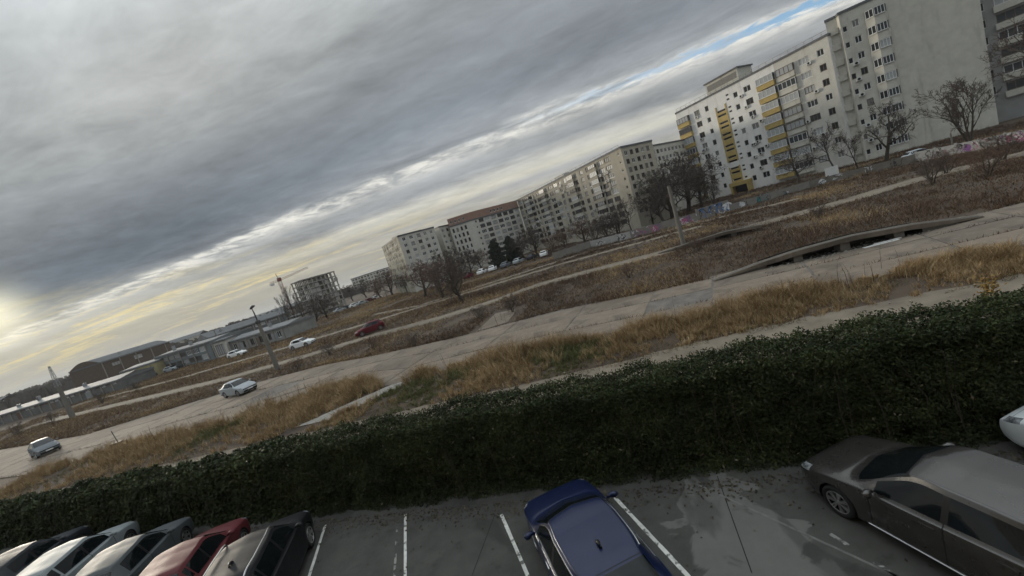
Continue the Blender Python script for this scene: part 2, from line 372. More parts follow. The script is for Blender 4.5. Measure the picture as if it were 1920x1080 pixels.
# farther tracks across the field
P2 = [(-112, 45.5), (-100, 44.2), (-73.4, 42), (-57, 40.8), (-45, 42.4), (-35, 44.6), (-25, 44.6), (-18.4, 46.2), (-12.4, 50.5), (-5.6, 50.3), (2.7, 49.6), (6.3, 50.0), (13.8, 51.3), (20, 51.2), (29, 52.5), (40, 50)]
struct(ribbon('field_track', [SN(a, b) for a, b in P2], 3.4, .006, DIRT, ragged=.25, n=5))
ribbon('kerb', [SN(a, b - 1.1, .05) for a, b in P2[:9]], .22, .07, CONC_D, bpy.data.objects['field_track'], .02, 4)
P3 = [SN(-130, 58), SN(-90, 55), SN(-66, 57), SN(-48, 60), SN(-30, 64), SN(-12, 68), SN(10, 66)]
struct(ribbon('dirt_track', P3, 2.6, .005, DIRT, ragged=.35, n=5))
P4 = [G(700, 590), G(780, 575), G(1000, 505), G(1110, 470), G(1300, 420), G(1500, 372)]
struct(ribbon('earth_track', P4, 2.2, .0045, DIRT, ragged=.4, n=6))

# ------------------------------------------------------------------ vegetation on the ground (strands)
def vnoise(x, y, sc, seed):
    r = np.random.default_rng(seed); T = r.random((64, 64)); x = x * sc; y = y * sc
    xi = np.floor(x).astype(int); yi = np.floor(y).astype(int); fx = x - xi; fy = y - yi; fx = fx * fx * (3 - 2 * fx); fy = fy * fy * (3 - 2 * fy)
    t = lambda a, b: T[a % 64, b % 64]
    return (t(xi, yi) * (1 - fx) + t(xi + 1, yi) * fx) * (1 - fy) + (t(xi, yi + 1) * (1 - fx) + t(xi + 1, yi + 1) * fx) * fy
def strands(name, s, n, h, w, lean, material, segs=2, z0=0.0, lean_dir=None):
    N = len(s); X = np.outer(s, [E1.x, E1.y]) + np.outer(n, [E2.x, E2.y])
    a = rng.random(N) * 6.283; b = (rng.random(N) * 6.283) if lean_dir is None else lean_dir + rng.normal(0, .9, N)
    L = np.stack([np.cos(b), np.sin(b)], 1) * (lean * h * (.3 + rng.random(N)))[:, None]; W = np.stack([np.cos(a), np.sin(a)], 1) * (w / 2)[:, None]
    z = np.full(N, z0)
    def pt(xy, zz): return np.concatenate([xy, zz[:, None]], 1)
    if segs == 1:
        V = np.stack([pt(X - W, z), pt(X + W, z), pt(X + L, z + h)], 1).reshape(-1, 3); F = np.arange(3 * N).reshape(-1, 3)
    else:
        m = X + L * .32; V = np.stack([pt(X - W, z), pt(X + W, z), pt(m + W * .75, z + h * .6), pt(m - W * .75, z + h * .6), pt(X + L, z + h), pt(X + L, z + h)], 1).reshape(-1, 3)
        k = np.arange(N)[:, None] * 6; F = np.concatenate([k + np.array([[0, 1, 2, 3]]), k + np.array([[3, 2, 4, 5]])], 0)
        V = V.copy(); V[5::6, :2] += .004
    return stuff(obj(name, np_mesh(name, V, F, material)))
STRAW = leafmat('dry_straw', (.18, .118, .06), (.37, .26, .138), (.53, .40, .235), .85, .15)
RUSSET = leafmat('russet_weeds', (.042, .028, .020), (.095, .062, .044), (.18, .125, .085), .9, .1)
GREENG = leafmat('winter_grass', (.075, .082, .035), (.13, .135, .055), (.23, .205, .10), .8, .15)
road_n = np.vectorize(road_near); road_f = np.vectorize(road_far); pfar = np.vectorize(path_far)
# tall dry grass between footpath and apron, in tufts
def tufts(s, n, h, per, spread):
    N = len(s); S = np.repeat(s, per); NN = np.repeat(n, per); H = np.repeat(h, per) * (.45 + .65 * rng.random(N * per)); a = rng.random(N * per) * 6.283; r = np.abs(rng.normal(0, 1, N * per)) * spread * (.4 + np.repeat(h, per))
    return S + np.cos(a) * r, NN + np.sin(a) * r, H
def in_cross(s, n): return (np.abs((n - 18.1) * .83 - (s + 20)) < 1.15) & (s < -12)
N = 7600; s = rng.uniform(-50, 30, N); s = np.where(rng.random(N) < .4, rng.uniform(-24, 20, N), s); lo = pfar(s) - .1; hi = road_n(s) + .3; f = rng.random(N) ** .8; n = lo + (hi - lo) * f
dens = vnoise(s, n, .45, 1) * .6 + vnoise(s, n, 1.5, 2) * .4; isl = np.clip(1 - np.abs(s + 24) / 8, 0, 1)
keep = (rng.random(N) < np.clip((dens - .24) * 2.8 + f * .35 + isl * .4, .04, 1)) & ~in_cross(s, n); s, n, f, dens, isl = s[keep], n[keep], f[keep], dens[keep], isl[keep]
h = (.14 + .75 * np.clip(f * 1.35, .15, 1) * np.clip(dens * 1.5 - .22, .1, 1)) * (.5 + .8 * rng.random(len(s))) * (1.15 + .35 * isl)
green = (vnoise(s, n, .23, 5) + rng.normal(0, .1, len(s)) > .66) & (f < .8)
for nm, msk, k, mt, per in (('dry_grass', ~green, 1.0, STRAW, 26), ('green_grass', green, .5, GREENG, 26)):
    a_, b_, c_ = tufts(s[msk], n[msk], h[msk] * k, per, .16); strands(nm, a_, b_, c_, .014 + .014 * rng.random(len(a_)), .7, mt, 2)
N = 60000; s = rng.uniform(-48, 28, N); lo = pfar(s) - .45; n = lo + (road_n(s) + .5 - lo) * rng.random(N); k = (vnoise(s, n, .8, 3) > .38) & ~in_cross(s, n); s, n = s[k], n[k]
strands('thatch', s, n, .05 + .14 * rng.random(len(s)), .012 + .012 * rng.random(len(s)), 1.6, leafmat('thatch', (.07, .055, .032), (.14, .108, .062), (.25, .20, .125), .9, .1), 1)
# weeds in the joints and cracks of the apron
N = 5000; s = rng.uniform(-70, 30, N); f = rng.choice([0.0, 1 / 3, 2 / 3, 1.0], N); n = road_n(s) * (1 - f) + road_f(s) * f + rng.normal(0, .05, N); k = vnoise(s, n, .35, 4) > .5; s, n = s[k], n[k]
strands('joint_weeds', s, n, .06 + .2 * rng.random(len(s)), .02 + .02 * rng.random(len(s)), .8, RUSSET, 1)
def not_on_tracks(s, n):
    ok = np.ones(len(s), bool)
    for pl, wd in ((P2, 1.75), ([(p.dot(E1), p.dot(E2)) for p in P3], 1.2), ([(p.dot(E1), p.dot(E2)) for p in P4], 1.0)):
        q = np.array(sorted(pl)); c = np.interp(s, q[:, 0], q[:, 1]); ok &= (np.abs(n - c) > wd * (.8 + .4 * rng.random(len(s)))) | (s < q[0, 0]) | (s > q[-1, 0])
    return ok
# field of brown weeds beyond the apron
N = 92000; s = rng.uniform(-135, 62, N); n = road_f(np.clip(s, -95, 32)) + .1 + (rng.random(N) ** 1.3) * 92
dens = vnoise(s, n, .16, 7) * .55 + vnoise(s, n, .55, 8) * .45
ramp_zone = (s > -15.2) & (s < -11) & (n < 39)
pitz = (s > 4) & (s < 20) & (n < 31.6)
keep = (rng.random(N) < np.clip((dens - .2) * 2.8, .1, 1)) & not_on_tracks(s, n) & ~ramp_zone & ~pitz
s, n, dens = s[keep], n[keep], dens[keep]; far = np.clip((n - 30) / 60, 0, 1)
h = (.12 + 1.0 * np.clip(dens - .25, 0, 1)) * (.35 + 1.0 * rng.random(len(s)))
M_ = len(s); s, n, h = tufts(s, n, h, 8, .3); far = np.repeat(far, 8); w = .018 + .05 * far + .012 * rng.random(len(s))
straw = (vnoise(s, n, .12, 9) + rng.normal(0, .12, len(s))) > .62; straw |= (s < -28) & (rng.random(len(s)) < .45)
strands('brown_weeds', s[~straw], n[~straw], h[~straw], w[~straw], .8, RUSSET, 1)
strands('straw_weeds', s[straw], n[straw], h[straw] * .8, w[straw], .8, STRAW, 1)
N = 170000; s = rng.uniform(-110, 55, N); n = road_f(np.clip(s, -95, 32)) + .1 + (rng.random(N) ** 1.6) * 50; keep = not_on_tracks(s, n) & ~((s > -15.2) & (s < -11) & (n < 39)) & ~((s > 4) & (s < 20) & (n < 31.6)) & (vnoise(s, n, .4, 14) > .22); s, n = s[keep], n[keep]
strands('field_thatch', s, n, .06 + .22 * rng.random(len(s)), .03 + .03 * rng.random(len(s)) + .04 * np.clip((n - 35) / 40, 0, 1), 1.2, leafmat('field_thatch', (.045, .028, .018), (.10, .065, .04), (.20, .145, .085), .9, .1), 1)
# tall single stalks at the edges of the apron
N = 900; s = rng.uniform(-45, 28, N); a = rng.random(N) < .5; n = np.where(a, road_n(s) + rng.normal(-.5, .7, N), road_f(np.clip(s, -95, 32)) + np.abs(rng.normal(0, 2.5, N)))
keep = vnoise(s, n, .45, 12) > .5; s, n = s[keep], n[keep]
strands('dead_stalks', s, n, .8 + rng.random(len(s)) * .75, np.full(len(s), .022), .18, RUSSET, 2)

# ------------------------------------------------------------------ the hedge
HN0, HN1 = 9.75, 11.35
hedge_h = lambda s: np.interp(s, [-48, -33, -20, -6, 4, 26], [1.45, 1.62, 1.98, 2.38, 2.45, 2.5])
IVY = leafmat('ivy_leaf', (.011, .016, .006), (.025, .036, .012), (.066, .080, .028), .6, .18)
hedge = thing('hedge', 'long dark green ivy hedge dividing the car park from the footpath', 'hedge', (0, 0, 0))
mb = MB(); sv = np.linspace(-48, 26, 150)
for a, b in zip(sv[:-1], sv[1:]):
    ha, hb = float(hedge_h(a)) - .3, float(hedge_h(b)) - .3; i0, i1 = HN0 + .42, HN1 - .3
    mb.quad(SN(a, i0), SN(b, i0), SN(b, i0 + .15, hb), SN(a, i0 + .15, ha)); mb.quad(SN(a, i0 + .15, ha), SN(b, i0 + .15, hb), SN(b, i1, hb), SN(a, i1, ha)); mb.quad(SN(b, i1), SN(a, i1), SN(a, i1, ha), SN(b, i1, hb))
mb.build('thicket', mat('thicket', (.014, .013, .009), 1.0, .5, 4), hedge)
def leaves(N, s_rng, mode, size):
    s = rng.uniform(*s_rng, N); H = hedge_h(s); lump = vnoise(s, s * 0 + 3, 1.1, 21) * .16 + vnoise(s, s * 0 + 9, 3.3, 22) * .12 - .13
    if mode == 'front':
        z = rng.random(N) ** .9 * (H + lump); bul = vnoise(s, z, 1.3, 23) * .5 + vnoise(s, z, 3.7, 24) * .25
        n = HN0 + .36 - bul * .5 + rng.random(N) * .3 + .32 * np.clip(z / H - .62, 0, 1); n -= np.where(z < .35, .25 * (1 - z / .35), 0)
        gap = vnoise(s, z, 2.3, 25) * .6 + vnoise(s, z, 6.0, 26) * .4; ok = rng.random(N) < np.clip((gap - .12) * 3.6 + .35 * (z > H * .75), .3, 1)
    else:
        n = rng.uniform(HN0 + .28, HN1 + .12, N); bul = vnoise(s, n, 1.5, 27) * .24 + vnoise(s, n, 4.5, 28) * .14 - .22 * np.clip((HN0 + .62 - n) / .34, 0, 1)
        z = H + lump + bul - .32 + rng.random(N) ** 2.5 * .22; ok = np.ones(N, bool)
    s, n, z = s[ok], n[ok], np.maximum(z[ok], .03); M = len(s)
    C = np.outer(s, [E1.x, E1.y, 0]) + np.outer(n, [E2.x, E2.y, 0]); C[:, 2] = z
    nr = rng.normal(0, .85, (M, 3)); nr += (np.array([-E2.x, -E2.y, .45]) if mode == 'front' else np.array([-E2.x * .5, -E2.y * .5, .55])); nr /= np.linalg.norm(nr, axis=1)[:, None]
    t = rng.normal(0, 1, (M, 3)); t -= nr * (t * nr).sum(1)[:, None]; t /= np.linalg.norm(t, axis=1)[:, None]; b = np.cross(nr, t)
    sz = size * (.6 + .8 * rng.random(M)); T = t * sz[:, None]; B = b * (sz * .42)[:, None]; bend = nr * (sz * .18)[:, None]
    return np.stack([C - T, C - T * .1 + B + bend, C + T, C - T * .1 - B + bend], 1).reshape(-1, 3)
V = np.concatenate([leaves(260000, (-14, 14), 'front', .036), leaves(90000, (-48, -14), 'front', .07), leaves(105000, (-14, 16), 'top', .038), leaves(42000, (-48, -14), 'top', .075), leaves(9000, (14, 26), 'front', .07)])
stuff(obj('foliage', np_mesh('foliage', V, np.arange(len(V)).reshape(-1, 4), IVY), hedge))
V = np.concatenate([leaves(9000, (-30, 14), 'front', .04), leaves(1500, (-30, 14), 'top', .04)])
stuff(obj('dead_leaves', np_mesh('dead_leaves', V, np.arange(len(V)).reshape(-1, 4), leafmat('dead_leaf', (.05, .034, .018), (.10, .075, .042), (.21, .19, .14), .6, .25)), hedge))
# bare stems seen between the leaves and shoots poking out of the top
mb = MB()
for k in range(70):
    s0 = rnd.uniform(-30, 14); H = float(hedge_h(s0)); n0 = HN0 + .12 + rnd.random() * .2; p = SN(s0, n0)
    pts = [p, SN(s0 + rnd.uniform(-.15, .15), n0 + rnd.uniform(-.1, .1), H * .45), SN(s0 + rnd.uniform(-.3, .3), n0 + rnd.uniform(-.1, .2), H * rnd.uniform(.7, 1.0))]; mb.tube(pts, [.012, .009, .005], 3, cap=False)
for k in range(330):
    s0 = rnd.uniform(-34, 14); H = float(hedge_h(s0)); n0 = rnd.uniform(HN0 + .4, HN1); p = SN(s0, n0, H - .15); mb.tube([p, p + Vector((rnd.uniform(-.12, .12), rnd.uniform(-.1, .1), rnd.uniform(.2, .42)))], [.006, .003], 3, cap=False)
stuff(mb.build('stems', BARK, hedge))
# leaf litter on the asphalt and the path
N = 3000; s = rng.uniform(-20, 12, N); n = 9.5 - np.abs(rng.normal(0, .38, N)) ; k = rng.random(N) < .12; n[k] = rng.uniform(5, 9.4, k.sum())
C = np.outer(s, [E1.x, E1.y, 0]) + np.outer(n, [E2.x, E2.y, 0]); C[:, 2] = .016 + rng.random(N) * .01
a = rng.random(N) * 6.28; sz = .02 + .025 * rng.random(N); T = np.stack([np.cos(a) * sz, np.sin(a) * sz, rng.normal(0, .008, N)], 1); B = np.stack([-np.sin(a) * sz * .6, np.cos(a) * sz * .6, rng.normal(0, .008, N)], 1)
V = np.stack([C - T, C + B, C + T, C - B], 1).reshape(-1, 3)
lo = stuff(obj('leaf_litter', np_mesh('leaf_litter', V, np.arange(len(V)).reshape(-1, 4), leafmat('litter', (.025, .02, .012), (.06, .048, .03), (.15, .125, .085), .8, .2))))

# ------------------------------------------------------------------ cars
# control net: stations front to back, rows from sill to roof centre: (t, y, z) per row, for a car 4.6 long, half width .89, 1.46 high
def net(kind):
    b = [.62, .87, .89, .88, .84]
    if kind == 'hatch': L = 4.05
    elif kind == 'estate': L = 4.45
    else: L = 4.6
    N = [
      ([.16, .07, .02, .03, .08, .11, .12, .12], [.50, .64, .68, .68, .66, .52, .36, 0], [.20, .22, .42, .60, .65, .69, .70, .71]),
      ([.36, .33, .30, .30, .30, .33, .34, .34], [.60, .80, .84, .83, .79, .66, .45, 0], [.19, .21, .45, .67, .73, .79, .81, .83]),
      ([.9] * 8, [.62, .86, .89, .875, .83, .70, .5, 0], [.19, .21, .5, .79, .85, .90, .925, .945]),
      ([1.35, 1.35, 1.35, 1.35, 1.36, 1.30, 1.20, 1.10], b + [.76, .56, 0], [.19, .21, .5, .85, .915, .955, .98, 1.0]),
      ([1.9, 1.9, 1.9, 1.9, 1.92, 2.06, 2.0, 1.92], b + [.625, .52, 0], [.19, .21, .5, .87, .93, 1.345, 1.405, 1.435]),
      ([2.55] * 8, b + [.645, .535, 0], [.19, .21, .5, .885, .945, 1.385, 1.44, 1.465])]
    if kind == 'sedan':
        N += [([3.2] * 8, b + [.635, .525, 0], [.19, .21, .5, .905, .965, 1.355, 1.415, 1.445]),
              ([3.6, 3.6, 3.6, 3.6, 3.6, 3.56, 3.62, 3.66], b + [.61, .50, 0], [.19, .21, .5, .915, .975, 1.27, 1.345, 1.385]),
              ([4.0, 4.0, 4.0, 4.0, 4.0, 4.1, 4.14, 4.18], [.62, .85, .88, .87, .82, .70, .5, 0], [.21, .24, .5, .91, .97, 1.0, 1.02, 1.035]),
              ([4.42] * 8, [.6, .80, .84, .83, .79, .68, .45, 0], [.24, .27, .5, .86, .935, .97, .985, .995]),
              ([4.48, 4.53, 4.58, 4.55, 4.52, 4.51, 4.5, 4.5], [.5, .66, .72, .70, .68, .58, .4, 0], [.30, .32, .5, .74, .86, .89, .90, .90])]
    else:
        e = L - 4.05
        N += [([3.0 + e * .6] * 8, b + [.645, .53, 0], [.19, .21, .5, .905, .965, 1.37, 1.43, 1.455]),
              ([3.4 + e] * 5 + [3.42 + e, 3.46 + e, 3.5 + e], [.62, .86, .885, .875, .83, .62, .50, 0], [.19, .22, .5, .915, .98, 1.315, 1.385, 1.42]),
              ([3.78 + e] * 5 + [3.82 + e, 3.84 + e, 3.86 + e], [.6, .82, .86, .85, .80, .67, .5, 0], [.22, .25, .5, .92, .98, 1.0, 1.03, 1.05]),
              ([3.92 + e] * 5 + [3.94 + e, 3.95 + e, 3.96 + e], [.57, .76, .81, .80, .76, .64, .45, 0], [.25, .28, .5, .86, .92, .95, .965, .97]),
              ([3.96 + e, 4.0 + e, 4.03 + e, 4.01 + e, 4.0 + e, 3.99 + e, 3.99 + e, 3.99 + e], [.5, .66, .72, .70, .67, .57, .4, 0], [.30, .32, .5, .74, .85, .88, .89, .89])]
    return L, np.array([[[t, y, z] for t, y, z in zip(*st)] for st in N])
def catmull(P, u, tension=.5):
    k = min(int(u), len(P) - 2); f = u - k; p0 = P[max(k - 1, 0)]; p1 = P[k]; p2 = P[k + 1]; p3 = P[min(k + 2, len(P) - 1)]
    m1 = (p2 - p0) * tension; m2 = (p3 - p1) * tension
    if k == 0: m1 = (p2 - p1) * .6
    if k == len(P) - 2: m2 = (p2 - p1) * .6
    f2, f3 = f * f, f * f * f
    return p1 * (2 * f3 - 3 * f2 + 1) + m1 * (f3 - 2 * f2 + f) + p2 * (-2 * f3 + 3 * f2) + m2 * (f3 - f2)
WHEEL = {}
def wheel_meshes(r, spokes):
    key = (round(r, 3), spokes)
    if key in WHEEL: return WHEEL[key]
    t = MB(); w = .1; ri = r * .68
    t.lathe([(ri, -w), (r * .92, -w), (r * .985, -w * .75), (r, -w * .4), (r, w * .4), (r * .985, w * .75), (r * .92, w), (ri, w * .92), (ri * .96, w * .3)], 28)
    m = MB(); m.lathe([(ri * 1.0, w * .93), (ri * .93, w * .86), (ri * .9, w * .3), (.001, w * .25)], 28, m=1); m.lathe([(ri * 1.01, w * .9), (ri * 1.0, w * .97), (ri * .93, w * .97), (ri * .92, w * .8)], 28)
    m.lathe([(ri * .22, w * .7), (ri * .2, w * .95), (.001, w * .97)], 16)
    for k in range(spokes):
        a = 2 * math.pi * k / spokes
        for off in (-.12, .12):
            M = Matrix.Rotation(a + off, 4, 'Y'); m.box(ri * .15, ri * .96, w * .5, w * .9, -ri * .06, ri * .06, 0, M)
    WHEEL[key] = (t.mesh('tyre', DARK, True), m.mesh('rim', [RIM, PLAST])); return WHEEL[key]
def paint(name, col, wetness=.5, metal=.0, rough=.5, coat=.0, spec=.22):
    def f(t, tc, cc):
        return cc
    m = mat('paint_' + name, col, rough, .06, 3, metal=metal, coat=coat, extra=f, spec=spec)
    t = NT(m.node_tree); b = [n for n in t.n if n.type == 'BSDF_PRINCIPLED'][0]
    tc = t.node('ShaderNodeTexCoord').outputs['Object']; dr = t.noise(tc, 55, 2, .5); dirt = t.noise(tc, 2.2, 5, .6)
    rr = t.m('ADD', rough, t.m('MULTIPLY', t.m('SUBTRACT', dirt, .4), .25)); t.l.new(rr, b.inputs['Roughness'])
    bn = t.node('ShaderNodeBump', {'Height': t.smooth(dr, .5, .62), 'Strength': .25 * wetness, 'Distance': .004}); t.l.new(bn.outputs[0], b.inputs['Normal']); b.inputs['Coat Roughness'].default_value = .06
    return m
def make_car(label, kind, pm, loc, ang, size=(1, 1, 1), detail=True, rails=None, fin=False, rod=False, trim=False, sill=False, spokes=6, group=None, tint=None):
    L, P = net(kind); root = thing('car', label, 'car', loc, ang, group); sx, sy, sz = size
    if detail: U = sorted(set([round(x, 3) for x in np.linspace(0, 10, 61)] + [3.30, 3.42, 4.93, 5.07, 5.12, 3.95, 3.03, 3.97, 4.015, 4.04, 3.34, 4.985, 5.015, 6.585, 6.615, 6.4, 7.06, 7.85, .68, .71, 9.25, 6.96, 6.99]))
    else: U = sorted(set(list(np.linspace(0, 10, 31)) + [3.33, 3.03, 3.42, 3.97, 4.93, 5.07, 6.45, 7.06, 7.85]))
    VV = sorted(set(([round(x, 3) for x in np.linspace(0, 7, 29)] if detail else list(np.linspace(0, 7, 15))) + [4.1, 4.9, 5.22, 5.72, 5.76, 3.1, 4.6, 1.2, 1.23]))
    gl, gr = {}, {}; verts = []
    for i, u in enumerate(U):
        row = np.array([catmull(P[:, r, :], u) for r in range(8)])
        for j, v in enumerate(VV):
            p = catmull(row, v, .42); x = (L / 2 - p[0]) * sx; y = max(p[1], 0) * sy; z = p[2] * sz
            if v == 7: y = 0
            gl[i, j] = len(verts); verts.append((x, y, z))
            if y > 1e-4: gr[i, j] = len(verts); verts.append((x, -y, z))
            else: gr[i, j] = gl[i, j]
    BODY, SEAM, GLASS, HEAD, TAIL, GRIL, DRK = range(7); faces, mi, part = [], [], []
    def region(u, v):
        if 4.1 < v < 4.9:
            if 3.42 < u < 4.93: return GLASS, 'side_window'
            if 5.07 < u < (6.45 if kind == 'sedan' else 6.5): return GLASS, 'side_window'
            if kind != 'sedan' and 6.62 < u < 7.0 and v > 4.2: return GLASS, 'side_window'
        if v > 5.22 and 3.03 < u < 3.97: return GLASS, 'windscreen'
        if v > 5.22 and 7.06 < u < 7.85: return GLASS, 'rear_window'
        if v > 4.1 and 3.9 < u < 5.07 and v < 4.92: return SEAM, 'b'
        if 3.1 < v < 4.6 and .25 < u < 1.25 - (v - 3.1) * .1: return HEAD, 'headlight'
        if 3.0 < v < 4.3 and u > 9.2: return TAIL, 'tail_light'
        if detail:
            if 1.2 < v < 4.1 and (4.985 < u < 5.015 or 3.30 < u < 3.34 or 6.585 < u < 6.615): return SEAM, 'b'
            if 1.2 < v < 1.23 and 3.3 < u < 6.6: return SEAM, 'b'
            if v > 4.6 and (.68 < u < .71): return SEAM, 'b'
            if 5.72 < v < 5.76 and 4 < u < 7: return SEAM, 'b'
            if v > 5.76 and 6.96 < u < 6.99: return SEAM, 'b'
            if v > 5.22 and (3.0 < u < 3.03 or 3.97 < u < 4.015): return SEAM, 'b'
        if v < .9: return DRK, 'b'
        return BODY, 'b'
    for i in range(len(U) - 1):
        for j in range(len(VV) - 1):
            m, p = region((U[i] + U[i + 1]) / 2, (VV[j] + VV[j + 1]) / 2)
            a = [gl[i, j], gl[i + 1, j], gl[i + 1, j + 1], gl[i, j + 1]]; a = [x for k, x in enumerate(a) if x not in a[:k]]
            faces.append(tuple(a[::-1])); mi.append(m); part.append((p, 1))
            a = [gr[i, j], gr[i + 1, j], gr[i + 1, j + 1], gr[i, j + 1]]; a = [x for k, x in enumerate(a) if x not in a[:k]]
            faces.append(tuple(a)); mi.append(m); part.append((p, -1))
    e = len(U) - 1
    for j in range(len(VV) - 1):      # caps at the two ends
        v = (VV[j] + VV[j + 1]) / 2; m = GRIL if (1.2 < v < 1.9 or 2.3 < v < 3.1) else BODY
        a = [gl[0, j], gl[0, j + 1], gr[0, j + 1], gr[0, j]]; a = [x for k, x in enumerate(a) if x not in a[:k]]; faces.append(tuple(a)); mi.append(m); part.append(('b', 0))
        a = [gl[e, j], gr[e, j], gr[e, j + 1], gl[e, j + 1]]; a = [x for k, x in enumerate(a) if x not in a[:k]]; faces.append(tuple(a)); mi.append(BODY); part.append(('b', 0))
    for i in range(e): faces.append((gl[i, 0], gr[i, 0], gr[i + 1, 0], gl[i + 1, 0])[::-1]); mi.append(DRK); part.append(('b', 0))
    mats = [pm, PLAST, tint or CGLASS, LAMP, REDL, PLAST, PLAST]
    wr = .315 * sz if sz < 1.05 else .345; ax = [(L / 2 - .9) * sx, (L / 2 - .9 - (2.62 if kind == 'sedan' else 2.5 + (L - 4.05) * .5)) * sx]
    # one closed shell, wheel arches cut, then glass and lamps taken off as meshes of their own
    me = bpy.data.meshes.new('shell'); me.from_pydata(verts, [], faces)
    for m in mats: me.materials.append(m)
    me.polygons.foreach_set('material_index', mi)
    bm = bmesh.new(); bm.from_mesh(me); bmesh.ops.recalc_face_normals(bm, faces=bm.faces); bm.to_mesh(me); bm.free()
    o = obj('shell', me); cut = MB()
    for x in ax:
        for sd in (-1, 1):
            k0 = MB(); k0.lathe([(.001, -.16), (wr * 1.15, -.16), (wr * 1.15, .3), (.001, .3)], 28)
            off = len(cut.v)
            for q in k0.v: cut.v.append((q[0] + x, (q[1] + .72 * sy) * sd, q[2] + wr))
            for q in k0.f: cut.f.append(tuple(off + z for z in q)); cut.m.append(DRK)
    cm = cut.mesh('cut', mats); co = obj('cut', cm)
    bm = bmesh.new(); bm.from_mesh(cm); bmesh.ops.remove_doubles(bm, verts=bm.verts, dist=.003); bmesh.ops.recalc_face_normals(bm, faces=bm.faces); bm.to_mesh(cm); bm.free()
    md = o.modifiers.new('arch', 'BOOLEAN'); md.object = co; md.operation = 'DIFFERENCE'; md.solver = 'EXACT'; md.use_self = False
    dg = bpy.context.evaluated_depsgraph_get(); dg.update(); nm2 = bpy.data.meshes.new_from_object(o.evaluated_get(dg)); bpy.data.objects.remove(o); bpy.data.objects.remove(co)
    vv = [tuple(v.co) for v in nm2.vertices]; pf = [(tuple(p.vertices), p.material_index) for p in nm2.polygons]
    if len(pf) < 300: pf = list(zip(faces, mi)); vv = verts
    special = {GLASS, HEAD, TAIL}; par = {}
    def find(a):
        while par.setdefault(a, a) != a: par[a] = par[par[a]]; a = par[a]
        return a
    for f, m in pf:
        if m in special:
            for q in f[1:]: par[find((m, q))] = find((m, f[0]))
    groups = {}
    for f, m in pf: groups.setdefault(find((m, f[0])) if m in special else 'b', []).append((f, m))
    for key, fl in groups.items():
        idx = {}; v2 = []; ff = []
        for f, m in fl:
            g = []
            for q in f:
                if q not in idx: idx[q] = len(v2); v2.append(vv[q])
                g.append(idx[q])
            ff.append(g)
        cx, cy = np.mean([q[0] for q in v2]), np.mean([q[1] for q in v2]); m = fl[0][1]
        nm = 'body' if key == 'b' else 'headlight' if m == HEAD else 'tail_light' if m == TAIL else ('windscreen' if cx > 0 else 'rear_window') if abs(cy) < .2 else 'side_window'
        me = bpy.data.meshes.new(nm); me.from_pydata(v2, [], ff)
        for q in mats: me.materials.append(q)
        me.polygons.foreach_set('material_index', [m for f, m in fl]); me.polygons.foreach_set('use_smooth', [True] * len(ff)); me.update(); ob = obj(nm, me, root)
        if key == 'b': me.set_sharp_from_angle(angle=R(50))
    tm, rm = wheel_meshes(wr, spokes)
    for x in ax:
        for sd in (1, -1):
            w = obj('wheel', tm, root, (x, .785 * sy * sd, wr), (0, 0, 0 if sd > 0 else math.pi)); obj('rim', rm, w)
    for sd in (1, -1):
        m = MB(); x0 = (L / 2 - 1.62) * sx; y0 = .86 * sy
        m.tube([(x0 + .02, 0, 0), (x0 + .03, .07, .03), (x0, .14, .04), (x0 - .02, .2, .035), (x0 - .03, .235, .02)], [.025, .045, .068, .068, .04], 8)
        m.v = [(a, (y0 + b) * sd, .97 * sz + c) for a, b, c in m.v]
        if sd < 0: m.f = [q[::-1] for q in m.f]
        m.build('mirror', pm, root, smooth=True)
        if detail:
            for t in (2.35, 3.25 if kind == 'sedan' else 3.05):
                h = MB(); h.box((L / 2 - t - .1) * sx, (L / 2 - t + .1) * sx, .875 * sy * sd - .02, .875 * sy * sd + .025, .80 * sz, .835 * sz); h.build('door_handle', CHROME if trim else pm, root)
        if trim:
            h = MB(); pts = [catmull(np.array([catmull(P[:, r, :], u) for r in range(8)]), 4.06, .42) for u in np.linspace(3.35, 6.6, 24)]
            h.tube([((L / 2 - q[0]) * sx, (q[1] * sy + .006) * sd, q[2] * sz) for q in pts], .011, 5)
            pts = [catmull(np.array([catmull(P[:, r, :], u) for r in range(8)]), 4.95, .42) for u in np.linspace(3.45, 6.6, 24)]
            h.tube([((L / 2 - q[0]) * sx, (q[1] * sy + .008) * sd, q[2] * sz) for q in pts], .011, 5); h.build('window_trim', CHROME, root)
        if sill:
            h = MB(); pts = [catmull(np.array([catmull(P[:, r, :], u) for r in range(8)]), 1.25, .42) for u in np.linspace(3.2, 6.9, 16)]; h.tube([((L / 2 - q[0]) * sx, (q[1] * sy + .004) * sd, q[2] * sz) for q in pts], .014, 5); h.build('sill_strip', CHROME, root)
        if rails:
            h = MB(); pts = [catmull(np.array([catmull(P[:, r, :], u) for r in range(8)]), 5.85, .42) for u in np.linspace(4.15, 7.0, 16)]
            q = [((L / 2 - a[0]) * sx, a[1] * sy * sd, a[2] * sz + .055) for a in pts]; q = [(q[0][0] + .05, q[0][1], q[0][2] - .06)] + q + [(q[-1][0] - .05, q[-1][1], q[-1][2] - .06)]; h.tube(q, .02, 6); h.build('roof_rail', rails, root)
    m = MB(); m.box(L / 2 * sx - .03, L / 2 * sx + .012, -.26, .26, .40 * sz, .51 * sz); m.build('number_plate', PLATE, root)
    zt = 1.455 * sz
    if fin:
        m = MB(); x = (L / 2 - 3.15) * sx; m.tube([(x + .11, 0, zt - .01), (x + .03, 0, zt + .025), (x - .05, 0, zt + .05), (x - .09, 0, zt + .055), (x - .1, 0, zt)], [.012, .034, .034, .02, .03], 7); m.build('antenna', PLAST, root, smooth=True)
